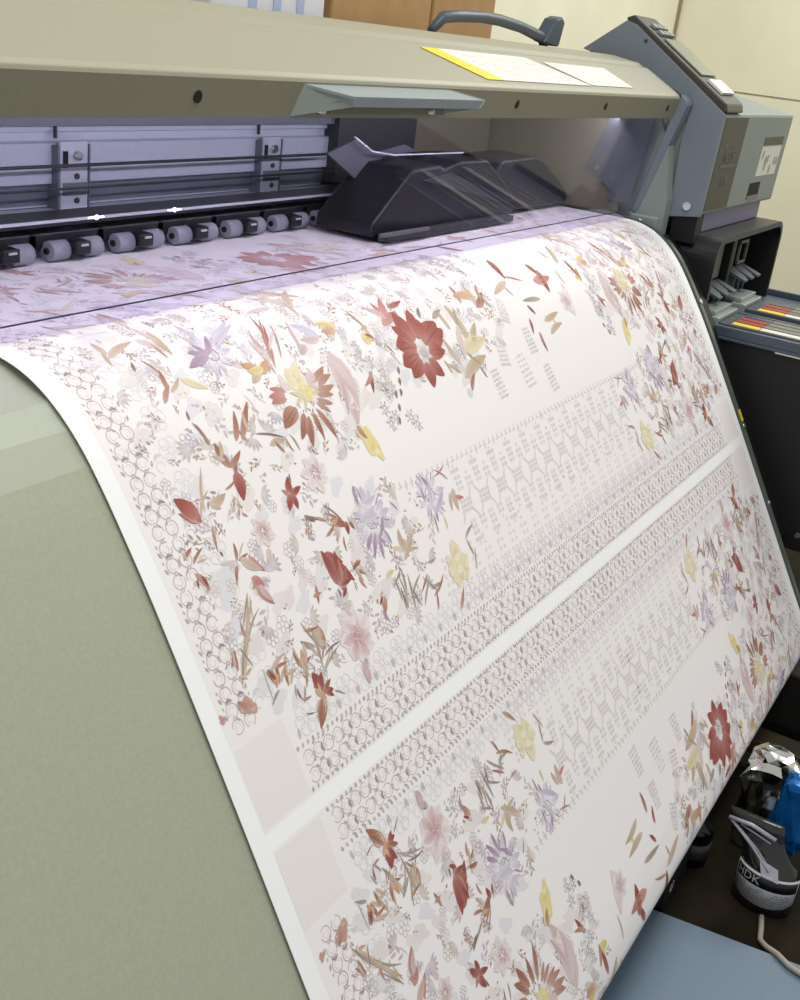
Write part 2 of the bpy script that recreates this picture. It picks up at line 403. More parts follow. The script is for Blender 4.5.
# pinch rollers: each unit two grey rollers on a black holder
def roller_unit(x0):
    h = MB()
    h.box(x0+0.0285, x0+0.053, 1.004, 1.045, 0.966, 0.982, bev=0.002)
    h.box(x0-0.022, x0+0.100, 1.030, 1.050, 0.972, 0.990, bev=0.002)
    h.cyl((x0-0.003, 1.022, 0.9705), (x0+0.085, 1.022, 0.9705), 0.004, 10)
    H = h.build('pinch_roller_unit', K['black'], PR)
    for a in (0.0, 0.0535):
        m_ = MB(); pts = []
        m_.cyl((x0+a, 1.022, 0.9705), (x0+a+0.0015, 1.022, 0.9705), 0.0105, 20, r2=0.012)
        m_.cyl((x0+a+0.0015, 1.022, 0.9705), (x0+a+0.0265, 1.022, 0.9705), 0.012, 20)
        m_.cyl((x0+a+0.0265, 1.022, 0.9705), (x0+a+0.028, 1.022, 0.9705), 0.012, 20, r2=0.0105)
        m_.build('roller', K['roller'], H)
    MB().box(x0+0.036, x0+0.047, 1.0025, 1.0045, 0.9765, 0.9790).build('holder_highlight', K['letter'], H)  # white highlight on the black holder, put in as a pale strip
for k in range(-4, 6):
    roller_unit(0.286+0.108*k)
RC = MB().box(XL, 1.60, 1.026, 1.085, 0.998, 1.003).build('roller_cover_plate', K['black'], PR)
MB().box(XL, 1.60, 1.0235, 1.0258, 1.0025, 1.0060).build('bright_lip', K['steel'], RC)
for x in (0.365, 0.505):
    MB().cyl((x, 1.0232, 1.0045), (x, 1.0222, 1.0045), 0.0030, 12).cyl((x-0.012, 1.0228, 1.0045), (x+0.012, 1.0228, 1.0045), 0.0009, 8).build('lamp_glint', K['lamp'], RC)  # starry reflections of the lamp on the lip, put in as glowing shapes
MB().box(-0.1, 1.60, 0.762, 0.770, 1.180, 1.184).build('light_strip', K['lamp'], PR)
# --- print carriage (black) parked on the paper
CA = MB().prism([(0.80, 0.9655), (0.80, 0.985), (0.905, 1.062), (0.985, 1.066), (1.00, 1.060), (1.055, 1.070), (1.15, 1.070), (1.20, 1.045), (1.265, 1.010), (1.285, 0.995), (1.285, 0.972), (1.25, 0.9655)], 'y', 0.895, 1.000, bev=0.004).build('print_carriage', K['black'], PR)
MB().prism([(0.93, 1.045), (1.02, 1.052), (1.27, 0.995), (1.26, 0.988)], 'y', 0.8915, 0.8945).build('carriage_ridge', K['dark'], CA)
MB().box(0.815, 1.25, 0.876, 0.8945, 0.9605, 0.972, bev=0.002).build('carriage_skirt', K['dark'], CA)
MB().box(0.79, 0.93, 0.8705, 0.8755, 0.9715, 0.9765).build('carriage_bar', K['rackgrey'], CA)
mb = MB()
mb.slab([(0.79, 0.985, 1.076), (0.955, 0.985, 0.994), (1.008, 0.985, 1.039), (0.87, 0.985, 1.097)][::-1], 0.004)
mb.slab([(0.955, 1.002, 1.07), (1.046, 1.002, 1.082), (1.156, 1.002, 1.048), (1.127, 1.002, 1.028), (1.013, 1.002, 1.040)][::-1], 0.004)
mb.build('carriage_plate', mat('smoky_grey_plate', (88, 90, 96), 0.45, var=0.04), CA)
MB().tube([(0.842, 0.97, 1.101), (0.895, 0.97, 1.078), (0.963, 0.97, 1.071), (1.06, 0.96, 1.072), (1.16, 0.95, 1.073)], 0.0016, 8).build('carriage_tube', K['steel'], CA)
# black service block further right
MB().prism([(1.25, 0.9655), (1.25, 1.03), (1.275, 1.060), (1.42, 1.063), (1.46, 1.052), (1.575, 1.000), (1.60, 0.985), (1.60, 0.9655)], 'y', 0.925, 1.02, bev=0.004).build('service_block', K['black'], PR)
MB().box(1.02, 1.28, 1.120, 1.199, 1.00, 1.24).build('carriage_hood', K['dark'], PR)
MB().box(1.285, 1.60, 1.125, 1.199, 1.00, 1.24).build('hood_panel', K['olive'], PR)
MB().box(1.6125, 1.6135, 0.815, 1.199, 0.96, 1.235).build('inner_lining', K['olive'], PR)
# inner side plate with its screw
SP = MB().prism([(0.772, 1.158), (0.860, 1.150), (0.902, 1.038), (0.842, 1.011), (0.838, 0.985), (0.790, 0.985)], 'x', 1.607, 1.612).build('inner_side_plate', mat('violet_grey_plate', (96, 99, 104), 0.45, var=0.04), PR)
MB().cyl((1.6068, 0.873, 1.046), (1.603, 0.873, 1.046), 0.0065, 16).build('screw', K['screw'], SP)

# --- right end: cover frame, control box
MB().prism([(0.738, 1.205), (0.724, 1.194), (0.722, 1.186), (0.781, 0.975), (0.790, 0.966), (0.796, 0.972)], 'x', 1.6415, 1.672, bev=0.0015).build('window_end_frame', K['bluegrey'], PR)
MB().prism([(0.745, 1.11), (0.80, 1.20), (1.22, 1.20), (1.22, 0.93), (0.725, 0.93), (0.725, 1.00)], 'x', 1.645, 1.6785).build('inner_end_frame', K['greygreen'], PR)
MB().box(1.640, 1.70, 0.735, 0.80, 0.90, 0.965, bev=0.004).build('end_foot', K['greygreen'], PR)
MB().box(1.690, 1.735, 0.668, 0.72, 0.92, 0.977).build('box_support', K['blackpanel'], PR)
CB = MB().prism([(0.656, 1.179), (0.663, 0.978), (1.10, 0.978), (1.10, 1.20), (0.984, 1.262)]+[(0.905, 1.190)][:0]+[(0.900, 1.222)], 'x', 1.690, 2.27, bev=0.006).build('control_box', K['greygreen'], PR)
side = [(0.656, 1.179), (0.661, 0.977), (0.727, 0.967), (0.7335, 1.118), (0.724, 1.186), (0.760, 1.207), (0.978, 1.266), (0.893, 1.328), (0.870, 1.322)]
sp = MB().prism(side, 'x', 1.680, 1.689, bev=0.0012).build('side_panel', K['bluegrey'], CB)
for (y, z) in ((0.692, 0.994),):
    MB().cyl((1.680, y, z), (1.676, y, z), 0.0085, 20).build('screw', K['screw'], sp)
for (y, z) in ((0.962, 1.272), (0.86, 1.233), (0.845, 1.300)):
    MB().cyl((1.680, y, z-0.006), (1.678, y, z-0.006), 0.0035, 12).build('screw', K['screw'] if y > 0.9 else K['dark'], sp)
# slanted display housing: wedge from the box up to the panel's peak
MB().prism([(0.668, 1.176), (0.885, 1.318), (0.955, 1.262), (0.90, 1.21)], 'x', 1.6895, 1.80, bev=0.002).build('display_base', K['greygreen'], CB)
DS = MB().prism([(0.652, 1.181), (0.657, 1.199), (0.878, 1.340), (0.897, 1.333), (0.889, 1.323), (0.668, 1.182)], 'x', 1.681, 1.800, bev=0.004).build('display_unit', mat('dark_brown_bezel', (60, 58, 52), 0.4, var=0.05), CB)
def ds_pt(x, f, h):
    y0, z0, y1, z1 = 0.660, 1.201, 0.874, 1.3375
    L = math.hypot(y1-y0, z1-z0); ny, nz = -(z1-z0)/L, (y1-y0)/L
    return (x, y0+(y1-y0)*f+ny*h, z0+(z1-z0)*f+nz*h)
def ds_slab(xa, xb, f0, f1, h, th, m_, name):
    return MB().slab([ds_pt(xa, f0, h), ds_pt(xb, f0, h), ds_pt(xb, f1, h), ds_pt(xa, f1, h)], th).build(name, m_, DS)
ds_slab(1.695, 1.790, 0.30, 0.72, 0.004, 0.003, K['glasscover'], 'display_screen')
ds_slab(1.700, 1.785, 0.08, 0.24, 0.006, 0.005, K['white'], 'key_pad')
for k in range(3):
    for j in range(2):
        ds_slab(1.703+k*0.028, 1.724+k*0.028, 0.765+j*0.08, 0.815+j*0.08, 0.006, 0.005, K['greygreen'], 'key')
# front strip, lettering, sticker, slot
def fy(z): return 0.656+(1.179-z)*0.0348
FS = MB().slab([(1.700, fy(1.172)-0.001, 1.172), (1.700, fy(0.986)-0.001, 0.986), (1.868, fy(0.986)-0.001, 0.986), (1.868, fy(1.172)-0.001, 1.172)], 0.0012).build('badge_strip', K['brownstrip'], CB)
rot = Matrix.Translation((1.785, fy(1.095)-0.0016, 1.100)) @ Matrix.Rotation(math.pi/2, 4, 'X')
text_mesh('Textile', 0.040, 'lettering', K['stripe_text'], FS, rot @ Matrix.Diagonal((0.80, 1.25, 1, 1)))
MB().slab([(1.735, fy(1.078)-0.002, 1.078), (1.735, fy(1.073)-0.002, 1.073), (1.845, fy(1.073)-0.002, 1.073), (1.845, fy(1.078)-0.002, 1.078)], 0.0006).build('lettering_rule', K['stripe_text'], FS)
rot = Matrix.Translation((1.785, fy(1.045)-0.0016, 1.045)) @ Matrix.Rotation(math.pi/2, 4, 'X')
text_mesh('TX', 0.034, 'lettering', K['stripe_text'], FS, rot)
ST = MB().slab([(2.050, fy(1.125)-0.0004, 1.130), (2.050, fy(1.04)-0.0004, 1.043), (2.225, fy(1.04)-0.0004, 1.043), (2.225, fy(1.125)-0.0004, 1.130)], 0.0008).build('instruction_sticker', K['white'], CB)
MB().slab([(2.050, fy(1.125)-0.0012, 1.130), (2.050, fy(1.11)-0.0012, 1.111), (2.225, fy(1.11)-0.0012, 1.111), (2.225, fy(1.125)-0.0012, 1.130)], 0.0006).build('sticker_header', K['brownstrip'], ST)
rnd = random.Random(3)
DR = mat('pale_grey_brown_print', (170, 166, 140), 0.6, var=0.1)
for k in range(7):
    x = 2.07+0.14*rnd.random(); z = 1.055+0.045*rnd.random(); y = fy(z)-0.0012
    MB().slab([(x-0.006, y, z-0.008), (x+0.004, y, z-0.010), (x+0.008, y, z+0.006), (x-0.002, y, z+0.008)], 0.0005).build('sticker_drawing', DR, ST)
MB().box(2.02, 2.115, fy(1.0)-0.001, fy(1.0)+0.004, 0.993, 1.030, bev=0.0005).build('card_slot', K['hole'], CB)
MB().box(2.02, 2.115, fy(1.0)-0.0018, fy(1.0)-0.0012, 0.993, 1.000).build('slot_lip', K['rackgrey'], CB)
MB().box(1.735, 2.205, 0.672, 1.08, 0.938, 0.9775, bev=0.002).build('box_underside_bar', K['violet_lit_bar'], CB)

# --- ink rack: open-fronted black housing
def arch(x0, x1, z0, z1, r):
    pts = [(x0, z0)]
    for k in range(9):
        a = math.pi-k*math.pi/16; pts.append((x0+r+r*math.cos(a), z1-r+r*math.sin(a)))
    for k in range(9):
        a = math.pi/2-k*math.pi/16; pts.append((x1-r+r*math.cos(a), z1-r+r*math.sin(a)))
    pts.append((x1, z0)); return pts
mb = MB()
O_ = arch(1.700, 2.262, 0.74, 0.937, 0.045); I_ = arch(1.712, 2.250, 0.74, 0.925, 0.036)
for (ya, yb, mi) in ((0.615, 1.10, 0),):
    n = len(O_)
    A = [(p[0], ya, p[1]) for p in O_]; B = [(p[0], yb, p[1]) for p in O_]
    C_ = [(p[0], ya, p[1]) for p in I_]; D_ = [(p[0], yb-0.08, p[1]) for p in I_]
    for i in range(n-1):
        mb.add([A[i], A[i+1], B[i+1], B[i]], [(0, 1, 2, 3)], 0, True)
        mb.add([C_[i], C_[i+1], D_[i+1], D_[i]], [(3, 2, 1, 0)], 0, True)
        mb.add([A[i], A[i+1], C_[i+1], C_[i]], [(3, 2, 1, 0)], 1)
    mb.add(D_, [tuple(range(n))], 0); mb.add(B, [tuple(range(n))], 0)
RACK = mb.build('ink_rack', [K['black'], K['dark']], PR, recalc=False)
MB().box(1.80, 1.93, 0.662, 0.674, 0.825, 0.912).build('rack_panel', K['rackgrey'], RACK)
MB().box(1.972, 2.038, 0.662, 0.674, 0.800, 0.914).build('rack_panel', K['rackgrey'], RACK)
MB().box(1.940, 1.964, 0.645, 0.70, 0.766, 0.915, bev=0.002).build('rack_divider', K['blackpanel'], RACK)
MB().box(1.80, 1.93, 0.662, 0.672, 0.770, 0.820).build('rack_lower_panel', K['dark'], RACK)
mb = MB()
for x in (2.048, 2.112):
    mb.box(x, x+0.006, 0.655, 0.660, 0.845, 0.893)
mb.box(2.048, 2.118, 0.655, 0.660, 0.842, 0.848); mb.box(2.048, 2.118, 0.655, 0.660, 0.890, 0.896)
mb.build('rack_wire_loop', K['rackgrey'], RACK)
def shelf(x0, z0):
    m_ = MB()
    for k in range(5):
        m_.prism([(0.612+0.012*(k % 2), z0), (0.612+0.012*(k % 2), z0+0.004), (0.660, z0+0.022), (0.660, z0+0.012)], 'x', x0+k*0.028, x0+k*0.028+0.028)
    for k in range(3):
        m_.box(x0+0.012+k*0.045, x0+0.022+k*0.045, 0.640, 0.655, 0.767, z0+0.012)
    m_.build('rack_lever', mat('slate_grey_lever_plate', (78, 86, 94), 0.5, var=0.05), RACK)
shelf(1.79, 0.800); shelf(1.985, 0.815)
TR = MB().box(1.690, 2.30, 0.22, 0.80, 0.740, 0.747, bev=0.002).build('cartridge_tray', K['tray'], RACK)
for x, zt in ((1.691, 0.768), (1.905, 0.762), (2.285, 0.762)):
    MB().box(x, x+0.012, 0.23, 0.64, 0.747, zt, bev=0.002).build('tray_rim', K['tray'], TR)
for x0 in (1.725, 1.93):
    mb = MB(); mb.box(x0, x0+0.15, 0.587, 0.62, 0.748, 0.776, bev=0.003); mb.box(x0+0.012, x0+0.138, 0.60, 0.64, 0.776, 0.786, bev=0.002)
    mb.build('cartridge_catch', K['cartclear'], TR)
MB().box(1.6905, 1.6925, 0.222, 0.45, 0.7375, 0.7415).build('tray_edge_trim', K['letter'], TR)

# --- black side cabinet, stand
CAB = MB().prism([(0.19, 0.33), (0.19, 0.7415), (0.70, 0.7415), (0.76, 0.93), (1.10, 0.93), (1.10, 0.33)], 'x', 1.700, 2.27, bev=0.004).build('side_cabinet', K['blackpanel'], PR)
MB().cyl((1.700, 0.312, 0.367), (1.697, 0.312, 0.367), 0.006, 14).build('screw', K['screw'], CAB)
MB().prism([on_path(s, -0.012) for s in np.arange(0.60, 1.32, 0.04)]+[(1.05, 0.33), (1.05, 0.90), (0.75, 0.90)], 'x', 1.6415, 1.699).build('end_frame', K['blackpanel'], PR)
ST1 = MB()
ST1.box(1.50, 1.62, 0.66, 0.85, 0.16, 0.72, bev=0.004); ST1.box(1.49, 1.63, -0.02, 1.28, 0.03, 0.16, bev=0.006)
ST1.build('stand_foot', K['blackpanel'], PR)
mb = MB(); mb.box(-0.55, 1.62, 0.60, 0.66, 0.30, 0.40, bev=0.003); mb.build('stand_crossbar', K['blackpanel'], PR)
MB().box(-0.56, -0.46, 0.45, 0.75, 0.0, 0.90, bev=0.004).build('stand_leg', K['blackpanel'], PR)
for (x, y) in ((1.56, 0.10), (1.56, 1.18)):
    MB().cyl((x-0.015, y, 0.0155), (x+0.015, y, 0.0155), 0.0153, 18).build('caster', K['black'], PR)
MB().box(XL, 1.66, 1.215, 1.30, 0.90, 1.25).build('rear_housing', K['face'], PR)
# take-up side plate under the apron
MB().cyl((-0.5, 0.55, 0.25), (1.60, 0.55, 0.25), 0.03, 20).build('take_up_bar', K['black'], PR)
# dark curved lever behind the cover
def lever():
    pts = []
    c = [(1.085, 1.262, .007), (1.12, 1.285, .010), (1.18, 1.291, .010), (1.26, 1.295, .010), (1.33, 1.294, .010), (1.42, 1.288, .010), (1.50, 1.278, .011), (1.54, 1.270, .012), (1.53, 1.262, .010)]
    mb = MB(); mb.tube([(x, 1.0, z) for x, z, r in c], [r for x, z, r in c], 8)
    mb.prism([(1.505, 1.268), (1.548, 1.312), (1.572, 1.318), (1.588, 1.308), (1.575, 1.262)], 'y', 0.985, 1.015, bev=0.004)
    return mb.build('release_lever', mat('slate_grey_lever', (70, 80, 92), 0.4, var=0.05), PR)
lever()

# ================================================================== BEHIND THE PRINTER
def carton(name, x0, x1, y0, y1, z1, m_, tm, label, cat, group=None):
    t = thing(name, label, cat, ((x0+x1)/2, (y0+y1)/2, 0), group)
    MB().box(x0, x1, y0, y1, 0, z1, bev=0.004).build('box_body', m_, t)
    xm = (x0+x1)/2; MB().box(x0+0.01, x1-0.01, y0-0.0008, y0+0.0, z1*0.5-0.03, z1*0.5+0.03).build('tape', tm, t)
    return t
carton('cardboard_box', 1.285, 1.662, 1.34, 1.62, 1.52, K['card'], K['tape'], 'brown cardboard box behind the printer, the left one next to the white carton', 'box')
carton('cardboard_box', 1.672, 1.965, 1.34, 1.62, 1.49, K['card'], K['tape'], 'brown cardboard box behind the printer, the right one above the dark curved lever', 'box')
t = carton('white_carton', 0.93, 1.26, 1.34, 1.60, 1.45, K['whitebox'], K['bluetape'], 'white carton with pale blue strips behind the printer cover at top left', 'box')
for x in (1.03, 1.10, 1.17):
    MB().box(x, x+0.022, 1.338, 1.3398, 0.02, 1.44).build('blue_strip', K['bluetape'], t)

# ================================================================== INK CARTRIDGES on the tray
def cartridge():
    t = thing('ink_cartridge', 'x', 'cartridge', (0, 0, 0), 'ink cartridges lying in the tray')
    MB().box(-0.016, 0.016, -0.36, 0.0, 0.0, 0.020, bev=0.003).build('cartridge_body', mat('slate_cartridge_plastic', (78, 84, 92), 0.4, var=0.05), t)
    MB().box(-0.013, 0.013, -0.34, -0.085, 0.0202, 0.0210).build('label', K['cartgrey'], t)
    MB().box(-0.013, 0.013, -0.083, -0.025, 0.0202, 0.0210).build('colour_patch', K['yellow'], t)
    return t
ct = cartridge(); first = True
cols = [[('yellow', 'white'), ('red', 'cartgrey'), ('red', 'cartgrey'), ('tray', 'greyline')], [('yellow', 'white'), ('red', 'greyline'), ('red', 'cartgrey'), ('tray', 'cartgrey')]]
names = {'yellow': 'yellow', 'red': 'red', 'tray': 'slate blue'}
pos = ['leftmost', 'second from left', 'third from left', 'rightmost']
for ci, x0 in enumerate((1.745, 1.955)):
    for k in range(4):
        if first: c = ct; kids = list(ct.children); first = False
        else:
            c = ct.copy(); COL.objects.link(c); kids = []
            for ch in ct.children:
                d = ch.copy(); d.data = ch.data.copy(); COL.objects.link(d); d.parent = c; kids.append(d)
        c.location = (x0+k*0.0345, 0.585, 0.7475)
        pc, lc = cols[ci][k]
        for d in kids:
            if d.name.startswith('label'): d.data.materials[0] = K[lc]
            if d.name.startswith('colour_patch'): d.data.materials[0] = K[pc]
        c['label'] = 'slim ink cartridge with %s patch, %s row of tray, %s' % (names[pc], ('near', 'far')[ci], pos[k])
        c['category'] = 'cartridge'; c['group'] = 'ink cartridges lying in the tray'

# ================================================================== ON THE FLOOR, lower right
o = MB().slab([(0.83, 0.270, 0.012), (0.865, 0.02, 0.012), (0.93, -0.60, 0.012), (-0.35, -0.60, 0.012), (-0.35, 0.270, 0.012)][::-1], 0.012).build('steel_plate', K['blueplate'])
rebase(o, (0.25, -0.1, 0)); tag(o, 'flat blue-grey plate on the floor under the hanging end of the print', 'plate')
o = MB().box(1.40, 1.46, -0.05, 0.50, 0.0, 0.035, bev=0.003).box(1.345, 1.39, -0.05, 0.48, 0.0, 0.012, bev=0.002).build('wooden_bar', K['wood'])
rebase(o, (1.43, 0.2, 0)); tag(o, 'dark brown bar lying on the floor behind the silver foil bag', 'bar')
# black carton with pale letters
t = thing('black_carton', 'low black carton with pale letters on the floor under the print edge', 'box', (0.88, 0.32, 0))
MB().box(0.842, 0.955, 0.240, 0.40, 0.0, 0.132, bev=0.003).build('box_body', K['blackpanel'], t)
rot = Matrix.Translation((0.860, 0.2393, 0.046)) @ Matrix.Rotation(math.pi/2, 4, 'X')
text_mesh('U', 0.026, 'lettering', K['letter'], t, rot)
rot = Matrix.Translation((0.856, 0.2393, 0.106)) @ Matrix.Rotation(math.pi/2, 4, 'X')
text_mesh('I', 0.026, 'lettering', K['letter'], t, rot)
# black ink bottle
t = thing('ink_bottle', 'glossy black ink bottle standing between the lettered black carton and the foil bag', 'bottle', (1.01, 0.248, 0))
mb = MB(); rs = [(0, .026), (.004, .029), (.062, .029), (.076, .024), (.082, .012), (.090, .012)]
for (z0, r0), (z1, r1) in zip(rs, rs[1:]): mb.cyl((1.01, .248, z0), (1.01, .248, z1), r0, 24, r2=r1)
mb.build('bottle_body', K['blackgloss'], t)
MB().cyl((1.01, .248, .090), (1.01, .248, .104), 0.014, 20).build('cap', K['black'], t)
MB().cyl((1.01, .248, .018), (1.01, .248, .048), 0.0295, 24).build('label', K['dark'], t)
# cable
o = MB().tube([(0.940, 0.104, 0.006), (0.915, 0.098, 0.006), (0.885, 0.092, 0.006), (0.872, 0.080, 0.010), (0.858, 0.06, 0.0175), (0.845, 0.04, 0.0175), (0.84, 0.02, 0.0175), (0.83, -0.05, 0.0175), (0.86, -0.16, 0.0175)], 0.0045, 10).build('power_cable', K['cable'])
tag(rebase(o, (0.88, 0.03, 0)), 'thin grey cable curling across the floor from under the ink pouch', 'cable')

# foil pouch with label band, leaning upright
def foil_mat():
    M = bpy.data.materials.new('crumpled_foil'); M.use_nodes = True
    nt = M.node_tree; b = nt.nodes['Principled BSDF']; b.inputs['Metallic'].default_value = 1.0; b.inputs['Roughness'].default_value = 0.12
    tc = nt.nodes.new('ShaderNodeTexCoord'); n = nt.nodes.new('ShaderNodeTexNoise'); n.inputs['Scale'].default_value = 9; n.inputs['Detail'].default_value = 2
    p = nt.nodes.new('ShaderNodeBump'); p.inputs['Strength'].default_value = 1.0; p.inputs['Distance'].default_value = 0.02
    b.inputs['Base Color'].default_value = (0.75, 0.75, 0.68, 1)
    nt.links.new(tc.outputs['Object'], n.inputs['Vector']); nt.links.new(n.outputs['Fac'], p.inputs['Height']); nt.links.new(p.outputs['Normal'], b.inputs['Normal'])
    return M
FOIL = foil_mat()
BLUEP = mat('blue_foil_print', (22, 104, 176), 0.25, metal=0.35, var=0.25, vscale=30, bump=0.6, bscale=60)
DARKF = mat('smoky_dark_film', (30, 28, 26), 0.15, var=0.3, vscale=20, bump=0.5, bscale=40, coat=0.5)
WF = mat('milky_film_fold', (170, 172, 180), 0.3, var=0.08, vscale=60)
def ring_pts(cx, cy, z, rx, ry, n, seed=0, amp=0.0, rot=0.0):
    out = []
    for k in range(n):
        a = 2*math.pi*k/n
        r = 1+amp*math.sin(a*3+seed*1.7)+amp*0.7*math.sin(a*7+seed*2.9)
        x = rx*r*math.cos(a); y = ry*r*math.sin(a)
        out.append((cx+x*math.cos(rot)-y*math.sin(rot), cy+x*math.sin(rot)+y*math.cos(rot), z))
    return out
def loft(mb, rings, mi=0, smooth=True, caps=True):
    n = len(rings[0]); vs = [v for r in rings for v in r]
    mb.add(vs, [(i*n+k, i*n+(k+1) % n, (i+1)*n+(k+1) % n, (i+1)*n+k) for i in range(len(rings)-1) for k in range(n)], mi, smooth)
    if caps: mb.add(rings[0], [tuple(range(n))[::-1]], mi); mb.add(rings[-1], [tuple(range(n))], mi)
PX, PY = 0.982, 0.116
t = thing('ink_pouch', 'black ink pouch with a white label reading HDK, standing on the dark floor', 'ink pouch', (PX, PY, 0))
mb = MB()
loft(mb, [ring_pts(PX, PY+dy, z, rx, ry, 40, 1, am) for z, rx, ry, am, dy in ((0, .036, .050, 0, 0), (.006, .040, .055, 0, 0), (.03, .041, .057, 0, 0), (.085, .040, .056, .0, 0), (.100, .034, .050, .02, .004), (.115, .022, .044, .05, .016), (.135, .012, .046, .05, .032), (.155, .006, .050, .05, .042), (.175, .0035, .050, .03, .046))], 0)
mb.build('pouch_body', DARKF, t)
# label band wraps the front half
def wrap(a, z, h=0.0012):
    f = 0.041+h if z > 0 else 0; rx = 0.0405+h; ry = 0.0565+h
    return (PX+rx*math.cos(a), PY+ry*math.sin(a), z)
def band(a0, a1, za, zb, h, n=24, sag=0.0):
    mb = MB(); 
    for k in range(n):
        u0 = a0+(a1-a0)*k/n; u1 = a0+(a1-a0)*(k+1)/n
        d0 = sag*(2*k/n-1)**2; d1 = sag*(2*(k+1)/n-1)**2
        mb.add([wrap(u0, za+d0, h), wrap(u1, za+d1, h), wrap(u1, zb, h), wrap(u0, zb, h), wrap(u0, za+d0, h-.0008), wrap(u1, za+d1, h-.0008), wrap(u1, zb, h-.0008), wrap(u0, zb, h-.0008)],
               [(0, 1, 2, 3), (4, 7, 6, 5), (0, 4, 5, 1), (3, 2, 6, 7)], 0, True)
    return mb
ac = math.pi+0.05; aw = 1.25
LBL = band(ac-aw, ac+aw, 0.020, 0.089, 0.0014, sag=0.014).build('label', mat('pale_grey_label', (196, 200, 206), 0.45, var=0.04), t)
band(ac-aw+.06, ac+aw-.06, 0.060, 0.084, 0.0018).build('label_header', K['black'], LBL)
def bend_text(body, size, ca, cz, sx=1.0):
    mb0 = text_mesh(body, size, None, None, None, Matrix.Diagonal((sx, 1, 1, 1)), extrude=0.0)
    mb = MB(); mb.v = [wrap(ca+v[0]/0.0565, cz+v[1], 0.0024) for v in mb0.v]; mb.f = mb0.f; mb.mi = mb0.mi; mb.sm = mb0.sm
    return mb
bend_text('HDK', 0.024, ac-0.62, 0.072).build('lettering', K['letter'], LBL, recalc=False)
mb = MB(); rnd = random.Random(8)
for r_ in range(5):
    z = 0.053-r_*0.0055; a = ac-aw+.35+.1*rnd.random()
    while a < ac+aw-.4:
        L = .05+.25*rnd.random()
        mb.add([wrap(a, z, .002), wrap(a+L, z, .002), wrap(a+L, z+.0016, .002), wrap(a, z+.0016, .002)], [(0, 1, 2, 3)]); a += L+.06+(.3 if rnd.random() < .2 else 0)
mb.build('label_small_print', K['greyline'], LBL, recalc=False)
t.scale = (0.88, 0.88, 0.88)
# milky folds of film on the upper part of the pouch
mb = MB()
for path, r_ in (([(PX-.036, PY-.002, .096), (PX-.018, PY+.040, .122), (PX-.010, PY+.093, .157)], .0028), ([(PX-.010, PY+.093, .157), (PX-.014, PY+.05, .162), (PX-.012, PY+.004, .150)], .0042), ([(PX-.034, PY-.008, .096), (PX-.018, PY+.030, .120), (PX-.010, PY+.080, .150)], .0016), ([(PX-.010, PY+.07, .152), (PX-.014, PY+.01, .140)], .0018)):
    mb.tube(path, r_, 8)
mb.slab([(PX-.042, PY+.008, .086), (PX-.042, PY-.024, .084), (PX-.030, PY-.016, .104), (PX-.028, PY+.020, .110)][::-1], .001)
mb.build('film_fold', WF, t)
# crumpled foil bag with blue print, behind and above the pouch
t = thing('foil_bag', 'crumpled silver and bright blue foil bag standing behind the black ink pouch', 'bag', (1.10, 0.15, 0))
rnd = random.Random(21)
def crumple(name, cx, cy, hx, hy, z0, z1, m_, seed, amp):
    bm = bmesh.new(); bmesh.ops.create_icosphere(bm, subdivisions=3, radius=1)
    from mathutils import noise
    for v in bm.verts:
        p = v.co.copy(); n_ = noise.noise(p*1.9+Vector((seed, 0, 0))); n2 = abs(noise.noise(p*4.3+Vector((0, seed, 0))))
        k = 1+amp*n_-amp*0.9*n2
        sx = math.copysign(abs(p.x)**.7, p.x); sy = math.copysign(abs(p.y)**.6, p.y); sz = math.copysign(abs(p.z)**.6, p.z)
        v.co = Vector((cx+hx*sx*k, cy+hy*sy*k, (z0+z1)/2+(z1-z0)/2*sz*(1+.15*amp*n_)))
    mb = MB(); mb.frombm(bm, 0, False); return mb.build(name, m_, t)
crumple('foil_body', 1.115, 0.165, 0.035, 0.048, 0.0, 0.205, FOIL, 3.1, 0.45)
crumple('blue_print', 1.080, 0.112, 0.022, 0.034, 0.045, 0.198, BLUEP, 5.7, 0.45)

# ================================================================== THE PRINTED PAPER
mb = MB()
sidx = list(range(0, len(ARC)))
pts = [(CUR[i][0], CUR[i][1]) for i in sidx]; inn = [(CUR[i][0]-NOR[i][0]*0.0008, CUR[i][1]-NOR[i][1]*0.0008) for i in sidx]
n = len(pts); xs = [0.0, 0.4, 0.8, 1.2, PW]
for k in range(len(xs)-1):
    vs = [(xs[k], *p) for p in pts]+[(xs[k+1], *p) for p in pts]
    mb.add(vs, [(i, i+1, n+i+1, n+i) for i in range(n-1)], 0, True)
    vs = [(xs[k], *p) for p in inn]+[(xs[k+1], *p) for p in inn]
    mb.add(vs, [(i, n+i, n+i+1, i+1) for i in range(n-1)], 0, True)
for x in (0.0, PW):
    vs = [(x, *p) for p in pts]+[(x, *p) for p in inn]
    mb.add(vs, [(i, i+1, n+i+1, n+i) for i in range(n-1)], 0)
for i in (0, n-1):
    mb.add([(0.0, *pts[i]), (PW, *pts[i]), (PW, *inn[i]), (0.0, *inn[i])], [(0, 1, 2, 3)], 0)
PAPER = mb.build('printed_paper', K['paper'], recalc=False)
rebase(PAPER, (0.8, 0.5, 0.115))
tag(PAPER, 'wide white paper printed with red, pink and yellow flowers, running out over the sloping front', 'paper')

